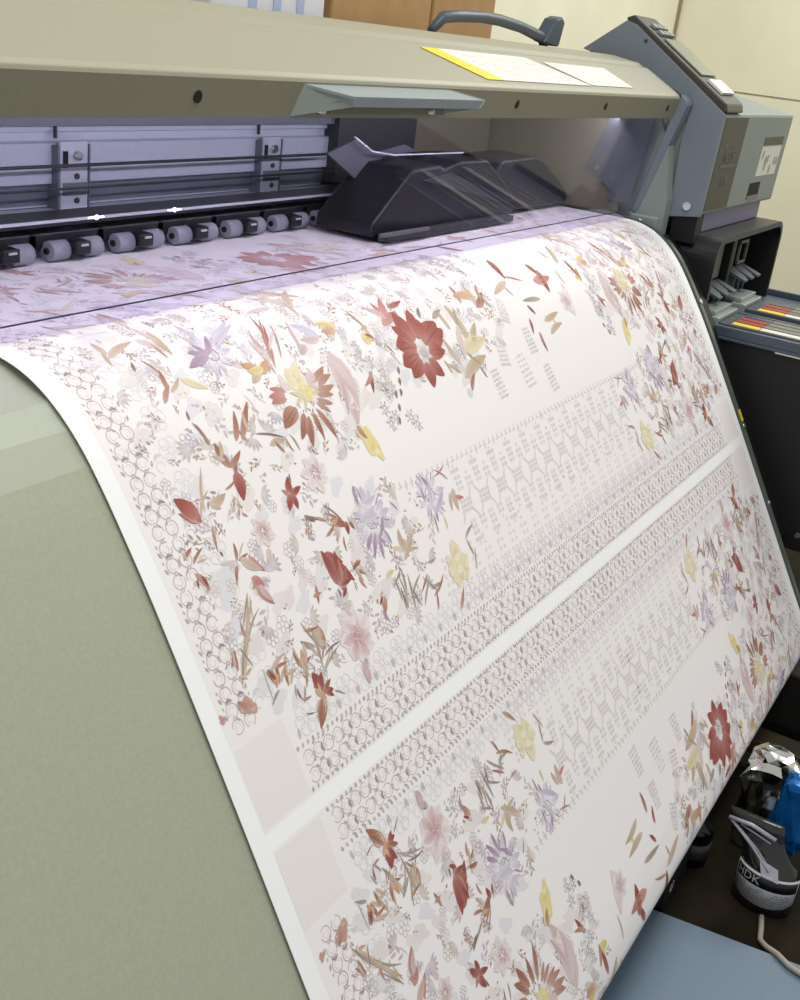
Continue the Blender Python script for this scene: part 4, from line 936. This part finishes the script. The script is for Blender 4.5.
BASE = [0.00040, 0.000010]
MOTIFS = """P,898,2918,700,3186,45,R,0;P,902,2898,876,3114,35,R,0;P,853,2903,703,3036,35,r,0;P,903,2942,700,3184,50,R,0;P,915,2893,782,3085,35,R,0;P,927,2896,685,3048,30,r,0;P,912,2914,1157,3144,10,T,0.2;P,994,2964,1187,3367,8,T,0.1;P,1101,3008,1345,3050,40,T,0;P,1101,3008,1218,2933,40,o,0;P,1603,3212,1545,2919,50,R,0;P,1591,3176,1675,3353,30,B,0;P,1561,3264,1489,3542,35,B,0;P,1537,3270,1782,3385,25,B,0;P,1532,3351,1388,3430,30,o,0;P,1365,3083,1570,3142,12,B,0;P,1495,3381,1572,3541,30,T,0;P,2221,2770,2272,2964,50,R,0;P,2221,2770,2404,2821,40,R,0;P,2221,2770,2112,2864,35,r,0;P,2217,2783,2104,2639,50,R,0;P,2233,2778,2238,2619,50,R,0;P,2279,2878,2322,2990,25,D,0;P,3326,3807,3623,3935,35,b,0;P,3352,3759,3677,3827,30,b,0;P,3335,3705,3637,3703,30,b,0;P,3302,3661,3560,3603,28,b,0;P,3263,3618,3474,3508,28,b,0;P,3224,3582,3385,3428,28,b,0;P,2863,3590,2555,3438,55,B,0;P,2938,3518,2733,3264,35,B,0;P,2989,3469,2856,3146,32,B,0;P,3091,3491,3098,3194,30,B,0;P,3175,3471,3299,3143,25,B,0;P,3164,3521,3267,3263,22,B,0;P,2822,3802,2611,3883,35,r,0;P,2786,3760,2541,3801,40,r,0;P,2786,3721,2534,3723,40,r,0;B,3146,4071,3012,3703,70,y,0;B,3101,3819,3172,3622,80,Y,0;B,3007,4028,3015,3837,60,y,0;B,3323,3960,3340,3675,50,K,0;B,2872,3987,2841,3786,50,k,0;P,3096,3706,2880,3777,25,y,0;P,3096,3706,2884,3621,25,y,0;P,3096,3706,3001,3549,25,y,0;P,3096,3706,3192,3572,25,y,0;P,3096,3706,3340,3675,25,y,0;P,3096,3706,3402,3800,25,y,0;P,3096,3706,3201,3938,25,y,0;P,3879,4094,3759,3189,36,K,0.12;B,3777,3673,3826,3335,50,k,0;P,3846,3849,3666,3326,15,p,0;P,3830,4002,3977,3535,20,k,0;B,3800,3110,3921,2727,60,Y,0;B,3686,3164,3851,2989,60,Y,0;P,3716,3184,3812,2999,40,b,0;P,2895,4126,3165,4799,7,b,0;P,2886,4079,3255,4735,6,r,0;P,2752,4037,2898,4467,10,b,0;P,2906,4123,3214,4639,7,B,0;P,3062,4164,3318,4614,5,b,0;P,2878,4179,2795,4490,25,k,0;P,2834,4019,2923,4612,10,p,0;P,2977,4285,3343,4544,10,k,0;P,2644,4061,2431,4229,50,O,0;P,2644,4061,2824,4191,50,O,0;P,2607,4092,2430,3992,50,o,0;P,2696,4121,2452,4127,40,Y,0;P,4310,4365,4038,4483,50,Y,0;P,4278,4372,4013,4338,50,O,0;P,4257,4317,4310,4469,40,y,0;P,3903,4304,3603,4548,35,l,0;P,3879,4281,3558,4321,35,K,0;P,3484,4176,3595,4615,12,p,0;P,3578,4235,3406,4166,60,p,0;P,3968,4923,3644,5168,30,k,0;P,3882,4616,3890,5003,15,p,0;P,3631,4880,3214,4870,20,k,0;P,3907,4759,4302,5181,20,o,0;V,2151,4421,2327,4228,1300,L,0;P,2103,4432,1872,4516,30,V,0;P,2103,4432,2005,4596,35,V,0;P,2103,4432,1845,4416,30,V,0;P,2103,4432,1738,4341,30,V,0;P,2103,4432,2288,4677,25,V,0;P,2192,4465,2784,4829,16,l,0;P,2192,4465,2789,4749,16,l,0;P,2192,4465,2108,4965,16,l,0;P,2192,4465,1965,4804,16,l,0;P,2192,4465,2149,4126,16,l,0;P,2192,4465,1939,4083,16,l,0;P,968,4734,960,4954,35,o,0;P,943,4681,1389,4839,20,o,0;P,960,4803,901,4581,20,T,0;P,1456,4855,1631,4606,35,k,0;P,1694,4935,1674,4539,25,T,0;P,1613,5062,1666,4752,20,k,0;P,1590,4506,1560,4750,12,b,0;P,1523,4250,1789,4073,30,y,0;P,1083,4456,1128,4573,30,D,0;P,1335,4367,1256,4566,12,B,0;P,1283,4150,1356,4411,20,B,0;P,1306,4145,1518,4275,20,T,0;P,1157,4053,1344,4225,25,b,0;P,1790,3484,1944,3776,22,B,0;P,1877,3482,2188,3825,18,B,0;P,2012,3551,2060,3749,20,o,0;P,1940,3444,1873,3607,20,b,0;P,2090,3489,2492,3346,6,D,0;P,2492,3346,2534,3166,12,B,0;P,2228,3330,2480,3328,30,T,0;P,2396,3202,2305,3352,20,B,0;P,2630,3162,2572,3369,10,g,0;P,1337,3801,1408,3543,10,D,0;P,1431,3537,1371,3772,15,B,0;P,1327,3824,1345,3922,30,D,0;F,2712,2882,2841,2716,100,K,0;P,2621,2543,2854,2256,5,D,0;P,2301,2515,2529,2402,12,D,0;P,2643,2366,2872,2228,40,B,0;P,3194,2547,3187,2372,30,V,0;P,5629,3907,5543,4354,68,R,0;P,5735,3904,5885,4331,57,R,0;P,5784,3840,6287,4061,68,R,0;P,5587,3836,5180,3903,77,R,0;P,5537,3721,5130,3646,68,R,0;P,5550,3642,5221,3464,68,R,0;P,5622,3597,5558,3262,68,R,0;P,5718,3625,5898,3358,68,R,0;P,5797,3701,6150,3652,68,R,0;P,5567,3871,5324,4162,57,R,0;P,5802,3859,5941,4161,68,R,0;P,5846,3787,6354,3936,57,R,0;F,5676,3710,5701,3521,100,G,0;P,6028,4170,6160,4329,30,D,0;P,6313,4119,6598,4213,30,g,0;P,6862,3650,6773,4258,25,T,0;P,6403,3414,6239,3827,20,o,0;P,6919,3574,7226,3889,30,T,0;P,6548,3577,7304,3637,30,y,0;P,6371,3231,7095,3410,25,T,0;P,6398,3038,6629,3242,25,B,0;P,6106,3347,6042,3546,20,T,0;P,6831,3330,6912,3121,15,g,0;P,6553,3904,6513,4191,25,o,0;P,6755,3801,6937,4191,12,g,0;P,6654,3558,6886,3320,12,g,0;P,6768,3934,6555,3448,25,k,0;P,6096,3474,6311,3306,20,T,0;P,7577,4083,7582,4488,40,o,0;P,7521,4092,7919,4301,30,B,0;P,7221,4219,7278,4543,30,b,0;P,7665,4261,7139,4352,30,O,0;P,5362,4294,5298,4577,35,r,0;P,5320,4302,5548,4612,35,r,0;P,5362,4294,5058,4544,25,p,0;P,5180,4223,5639,4351,30,r,0;P,4832,4222,4713,4576,12,g,0;P,4786,4132,4805,4330,30,T,0;P,4611,4102,4810,4108,80,Y,0;P,4840,4089,4706,4167,40,B,0;P,4953,4004,5062,3797,10,g,0;P,4979,3874,5083,3643,10,p,0;P,4405,3721,4293,3462,25,R,0;P,4446,3713,4188,3569,20,b,0;P,5544,4446,5924,4493,20,R,0;P,8984,4864,8854,4409,30,R,0;P,8851,4456,9293,4293,10,b,0;P,9819,4579,9914,4334,45,R,0;P,9967,4421,9885,3993,40,R,0;P,9617,4244,10199,4245,30,r,0;P,11149,4476,11202,4101,22,R,0;P,11308,4271,11208,4012,25,b,0;P,8936,3901,9059,3731,30,R,0;P,8793,3700,8709,3463,25,R,0;P,8912,3464,8922,3140,22,B,0;P,7748,4169,7900,4433,20,b,0;P,7917,4027,7819,4276,20,T,0;P,8637,4310,8715,4091,15,T,0;P,10716,4565,10685,4827,15,o,0;P,10849,4437,11157,4890,20,T,0;P,8800,4372,8216,4211,20,o,0;P,9591,3459,9472,3666,30,y,0;P,9233,3593,9792,3654,20,T,0;P,9252,3370,9769,3469,20,T,0;P,9453,3937,8885,3986,15,g,0;P,10575,4377,10572,4016,12,o,0;B,10425,4038,10279,3540,50,k,0;F,10270,3774,10268,3580,100,K,0;V,7729,5066,7695,4924,700,G,0;V,8045,5062,8011,4919,700,G,0;V,7944,4848,7963,4730,700,G,0;V,7939,4724,7985,4617,700,G,0;V,8498,4935,8495,4804,700,G,0;V,7239,4883,7249,4765,700,G,0;V,4357,3937,4398,3857,700,G,0;V,4489,3821,4536,3741,700,G,0;V,4653,3671,4706,3590,700,G,0;V,4559,3432,4615,3352,700,G,0;V,4370,3249,4427,3169,700,G,0;V,4508,3105,4568,3023,700,G,0;V,4810,3034,4872,2950,700,G,0;V,4887,2930,4949,2844,700,G,0;V,4415,4047,4450,3966,700,G,0;V,4372,3053,4430,2972,700,G,0;P,4995,3661,4947,3565,50,D,0;P,4918,3530,4871,3434,50,D,0;P,4835,3402,4792,3307,50,D,0;P,4676,3236,4637,3143,50,D,0;P,4576,3089,4538,2997,50,D,0;P,4729,3396,4686,3302,50,D,0;P,4556,3489,4512,3397,50,D,0;X,8249,4126,8071,3747,60,G,0;X,7621,3615,7538,3160,60,G,0;X,7141,3205,7163,2757,60,G,0;X,8512,3603,8519,3179,60,G,0;X,8007,3273,8048,2740,60,G,0;X,8686,2985,8725,2542,60,G,0;P,2399,1711,2316,2120,36,R,0;P,2416,1684,2512,2053,30,R,0;P,2405,1666,2525,1964,25,r,0;P,2433,1656,2606,1850,35,B,0;P,2415,1705,2602,1701,35,R,0;P,2349,1687,2357,1591,30,D,0;F,1622,2575,1674,2418,100,K,0;P,1603,2401,1549,2242,50,k,0;P,1139,2424,1183,2590,25,B,0;P,1153,2419,1308,2443,20,B,0;P,1186,2427,1406,2240,35,o,0;P,1130,2408,1018,2218,18,B,0;P,1130,2427,908,2467,20,k,0;P,1186,2446,1320,2556,10,T,0;P,1134,2387,1002,2396,25,k,0;P,1019,2829,951,2584,15,b,0;P,973,2577,990,2514,30,B,0;P,519,2640,666,2718,25,B,0;P,561,2626,534,2708,25,o,0;P,606,2572,794,2676,15,B,0;P,657,2574,782,2567,20,o,0;P,754,2652,709,2705,20,D,0;P,1231,2217,1350,2077,50,r,0;P,1288,2119,1389,1916,35,p,0;P,1198,2113,1298,2185,40,r,0;P,583,2489,674,2289,30,r,0;P,637,2451,670,2328,30,R,0;P,577,2436,555,2352,30,B,0;P,759,1598,1100,2111,6,T,0;P,869,1743,873,1893,20,b,0;P,918,1799,1119,2027,12,T,0;P,856,1671,1175,1928,5,g,0;P,598,1555,641,1724,20,o,0;P,624,1507,663,1696,15,B,0;P,672,1448,847,1752,15,T,0;P,693,1439,794,1470,30,O,0;P,598,1462,698,1399,30,o,0;P,909,1688,896,1789,30,o,0;P,920,1396,903,1076,4,g,0;P,1027,1136,864,1057,6,D,0;P,1031,1193,974,1373,35,B,0;P,1054,1182,1117,1388,25,B,0;P,1086,1187,1235,1318,20,T,0;P,1162,1114,1272,1419,15,T,0;P,1195,1119,1302,1249,25,o,0;P,1424,1196,1378,1375,25,B,0;P,1439,1190,1505,1361,35,O,0;P,1449,1186,1596,1243,25,B,0;P,1449,1166,1428,1275,30,T,0;P,994,1229,1099,1260,30,O,0;P,1799,1238,1632,1591,7,g,0;P,1810,1255,1755,1481,20,T,0;P,1810,1234,1863,1499,15,o,0;P,1785,1162,2079,1205,8,D,0;P,1739,1141,1865,1293,12,B,0;P,1706,1298,1534,1429,30,g,0;P,1892,1282,1796,1444,12,B,0;P,1726,1065,1904,1194,6,g,0;P,1708,1195,1615,1356,15,T,0;P,1538,864,1519,1095,40,R,0;P,1553,857,1651,1049,45,R,0;P,1573,848,1744,935,35,B,0;P,1613,830,1734,835,60,R,0;P,1482,930,1593,798,40,O,0;P,1557,896,1545,982,40,O,0;P,1534,826,1385,613,30,B,0;P,1484,828,1393,730,20,o,0;P,1554,817,1507,675,20,T,0;P,1248,1056,1264,930,20,R,0;P,1264,930,1404,905,20,b,0;P,1736,815,1873,712,8,D,0;F,2353,1198,2505,985,100,Q,0;P,2372,892,2272,679,45,p,0;P,2422,1361,2331,1440,40,k,0;B,471,1240,678,1124,60,b,0;B,216,1249,244,1163,70,r,0;V,3312,2162,3522,1892,1200,L,0;P,3290,2013,3120,1758,20,V,0;P,3353,1991,3277,1703,18,V,0;P,3227,2033,3044,1872,20,V,0;P,3191,2488,3222,2590,50,V,0;P,3442,2008,3505,1807,20,V,0;P,3298,2368,3540,2385,30,l,0;P,3113,2203,3620,2271,30,l,0;P,2870,2279,2848,2135,50,R,0;P,2930,2261,2973,2159,40,B,0;P,2278,2529,2409,2425,30,D,0;P,2432,2460,2577,2372,20,g,0;P,2624,2442,2811,2298,12,B,0;P,2612,2318,2775,2353,30,O,0;P,2488,2231,2671,2300,20,B,0;P,2706,2245,2614,2104,20,o,0;P,2747,2146,2713,1984,15,B,0;P,2238,2313,2299,2251,20,G,0;P,2042,1842,1991,1655,20,B,0;P,1954,1751,2081,1744,30,b,0;P,2716,1876,2797,1608,15,o,0;P,2864,1824,2688,1778,30,B,0;P,2747,1757,2873,1668,20,D,0;P,2965,1349,2948,1148,25,b,0;P,3686,1654,3706,1923,35,T,0;P,3686,1654,3952,1797,30,o,0;P,3653,1666,3479,1770,30,y,0;P,3754,1631,3951,1611,20,T,0;P,3746,1680,3635,1580,30,o,0;P,3187,1511,3363,1538,40,y,0;P,3404,1479,3403,1116,6,g,0;P,3444,1237,3494,1492,15,g,0;P,3517,1163,3803,1336,10,g,0;P,3941,1286,3710,1138,12,B,0;P,3600,1040,3567,1237,15,D,0;P,3378,1079,3386,1213,30,g,0;P,3907,1111,4172,1109,15,g,0;P,4020,1400,4189,1389,20,V,0;P,4502,1958,4598,2219,30,l,0;P,4519,1855,4873,2092,20,L,0;P,4422,2222,4419,2031,20,V,0;B,4694,1433,4493,917,55,y,0;B,4457,1338,4425,1058,50,y,0;B,4810,1276,4697,960,40,y,0;V,4554,2090,4626,1807,1100,L,0;P,4606,2162,4514,2333,30,V,0;P,4569,1882,4530,1749,30,V,0;P,5068,2028,5032,1741,35,o,0;P,4985,1993,4890,1784,30,o,0;P,5044,1916,5235,1859,30,r,0;P,3724,1644,3695,1820,25,o,0;P,3623,1568,3884,1729,20,T,0;P,3583,1582,3454,1681,20,p,0;P,3042,1345,2945,1169,30,b,0;P,3005,1358,2912,1288,30,R,0;P,3250,1375,3483,1507,10,g,0;P,3316,1187,3308,1461,10,g,0;P,3335,1071,3365,1332,10,D,0;P,3492,1011,3572,1421,8,g,0;P,3682,993,3950,1230,8,g,0;P,3909,1019,4238,1183,10,B,0;P,3866,1260,4024,1033,8,g,0;P,3899,853,3982,1048,15,B,0;P,4659,1621,4671,1792,20,y,0;P,4961,1404,5213,1504,15,g,0;P,5011,1148,4961,1404,10,g,0;P,4954,988,5082,1244,10,T,0;P,4446,1631,4491,1848,10,g,0;P,3531,2146,3342,1936,20,V,0;P,3360,1822,3494,2049,20,V,0;P,3741,2246,3842,2105,15,g,0;P,5060,2329,4784,2257,10,b,0;P,5046,2154,4837,2331,10,b,0;P,4329,687,4539,900,20,b,0;P,1574,817,1365,572,35,B,0;P,1590,847,1432,651,30,O,0;P,1606,878,1712,770,40,R,0;P,1597,893,1528,832,50,O,0;P,1597,915,1545,1086,40,R,0;P,1587,909,1476,969,35,B,0;P,1671,1001,2086,1180,5,g,0;P,1759,1095,1870,1097,20,T,0;P,1243,789,1375,743,12,D,0;P,1515,1245,1387,999,15,g,0;P,1424,1273,1489,1061,12,T,0;P,1739,1469,1706,1064,8,g,0;P,1814,1472,1847,1191,10,T,0;P,1860,1458,1888,1302,20,b,0;P,1561,1400,1482,1183,20,o,0;P,1646,1496,1860,1458,15,B,0;P,1399,1424,1424,1273,20,T,0;P,1368,1029,1280,893,15,g,0;P,1251,1103,1199,966,10,g,0;P,1063,1292,1003,1172,40,O,0;P,984,1364,1033,1232,30,B,0;P,1069,1337,1247,1328,20,B,0;P,1026,1350,1260,1419,20,o,0;P,1198,1296,1164,1131,20,B,0;P,1021,1143,878,1053,15,g,0;P,1167,1236,1348,1225,15,T,0;P,951,1361,981,1260,25,B,0;P,589,1106,478,1269,40,b,0;P,857,1726,613,1379,8,g,0;P,745,1690,823,1460,6,D,0;P,868,1816,1102,2104,6,g,0;P,932,1820,798,1605,20,T,0;P,682,1686,563,1564,30,b,0;P,803,1811,927,1776,30,o,0;P,1239,2116,1392,1884,30,r,0;P,1255,2149,1424,2118,30,p,0;P,1302,2415,1437,2212,30,r,0;P,1048,1859,1121,2075,10,o,0;P,2390,2056,2431,1629,30,R,0;P,2382,2005,2657,1674,30,R,0;P,2368,2087,2582,1904,30,R,0;P,2491,1666,2383,1578,40,R,0;F,2365,1121,2473,1385,100,Q,0;P,2340,796,2289,637,60,p,0;P,2923,1231,2970,1073,30,V,0;P,2741,1679,2801,1530,25,r,0"""
ML = [x.split(',') for x in MOTIFS.split(';')]
for q in ML:
    kind = q[0]; a, b, c, d = [int(v)/1e4 for v in q[1:5]]; wv = int(q[5])/100; key = q[6]; bend = float(q[7])
    tr = trs(a, b, kind); col = PC[key]
    L = math.hypot(c-a, d-b)
    if kind == 'P':
        petal(a, b, c, d, wv, col, bend=bend or rnd.uniform(-.15, .15), tr=tr, tip=mixc(col, (120, 60, 50), .1 if key in 'RB' else 0), n=7)
        if key in 'RB' and wv > .25:      # veins
            h = layer()
            for o_ in (-.18, .15):
                px, py = -(d-b)*o_*wv, (c-a)*o_*wv
                petal(a+px*.5, b+py*.5, a+(c-a)*.9+px, b+(d-b)*.9+py, .05, mixc(col, (70, 20, 20), .4), tr=tr, n=6, h=h+.000012)
        elif key in 'KkQpYy' and wv > .3:
            petal(a+(c-a)*.15, b+(d-b)*.15, a+(c-a)*.85, b+(d-b)*.85, wv*.35, mixc(col, (160, 130, 120), .22), tr=tr, n=6)
    elif kind == 'B':
        blob(a, b, c, d, wv, col, tr=tr, rnd=rnd, n=20)
        for j in range(5):
            f = rnd.uniform(.2, .8); o_ = rnd.uniform(-.3, .3)*wv
            x = a+(c-a)*f-(d-b)*o_; y = b+(d-b)*f+(c-a)*o_; e = L*.12
            blob(x-e, y-e*.5, x+e, y+e*.5, .6, mixc(col, (170, 140, 110), .2) if j % 2 else mixc(col, (250, 245, 240), .4), tr=tr, rnd=rnd, n=8)
    elif kind == 'F':
        R_ = max(L, .008)
        for ring_ in range(4):
            r = R_*(1.05-.27*ring_); m_ = 7-ring_
            for j in range(m_):
                an = 2*math.pi*j/m_+ring_*.6; r1 = r*rnd.uniform(.85, 1.1)
                cc = mixc(col, (242, 236, 232), max(0, .8-.3*ring_+rnd.uniform(0, .15)))
                petal(a+r1*.35*math.cos(an), b+r1*.35*math.sin(an), a+r1*math.cos(an+.3), b+r1*math.sin(an+.3), .85, mixc(cc, (150, 100, 104), .05*ring_), base=mixc(cc, (196, 140, 142), .12+.18*ring_), tr=tr, n=5)
    elif kind == 'V':
        R_ = max(L, .007); m_ = max(6, int(wv))
        for j in range(m_):
            an = 2*math.pi*j/m_+rnd.uniform(-.15, .15); r1 = R_*rnd.uniform(.85, 1.15)
            cc = mixc(col, (240, 238, 242), rnd.uniform(.1, .7))
            petal(a+r1*.3*math.cos(an), b+r1*.3*math.sin(an), a+r1*math.cos(an), b+r1*math.sin(an), .42, cc, base=(246, 243, 246), tr=tr, n=5)
            if j % 2: petal(a+r1*.55*math.cos(an+.2), b+r1*.55*math.sin(an+.2), a+r1*1.05*math.cos(an+.2), b+r1*1.05*math.sin(an+.2), .12, mixc(col, (110, 96, 110), .45), tr=tr, n=4)
        ringm(a, b, R_*.32, R_*.32, .0010, mixc(col, (120, 110, 110), .4), tr, n=9)
    elif kind == 'X':
        pendant(a, b, c, d, tr)

# merge into one mesh with a colour attribute
VVa = np.array(VV); yy, zz = on_path(VVa[:, 1], VVa[:, 2])
me = bpy.data.meshes.new('floral_print')
O = PAPER.location
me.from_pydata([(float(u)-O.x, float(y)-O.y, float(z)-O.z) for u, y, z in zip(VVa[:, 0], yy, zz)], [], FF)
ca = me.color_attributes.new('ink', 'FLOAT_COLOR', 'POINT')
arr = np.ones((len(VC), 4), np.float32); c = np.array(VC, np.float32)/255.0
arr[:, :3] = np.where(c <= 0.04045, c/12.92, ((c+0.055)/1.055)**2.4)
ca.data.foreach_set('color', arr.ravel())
# all marks face outwards
me.update()
flip = []
nrm = np.empty(len(me.polygons)*3, np.float32); me.polygons.foreach_get('normal', nrm); nrm = nrm.reshape(-1, 3)
cen = np.empty(len(me.polygons)*3, np.float32); me.polygons.foreach_get('center', cen)
M = bpy.data.materials.new('printed_ink'); M.use_nodes = True
b = M.node_tree.nodes['Principled BSDF']; b.inputs['Roughness'].default_value = 0.6; b.inputs['Specular IOR Level'].default_value = 0.25
at_ = M.node_tree.nodes.new('ShaderNodeAttribute'); at_.attribute_name = 'ink'
M.node_tree.links.new(at_.outputs['Color'], b.inputs['Base Color'])
me.materials.append(M)
PRN = bpy.data.objects.new('floral_print', me); COL.objects.link(PRN); PRN.parent = PAPER
print('print faces', len(FF), 'verts', len(VV))
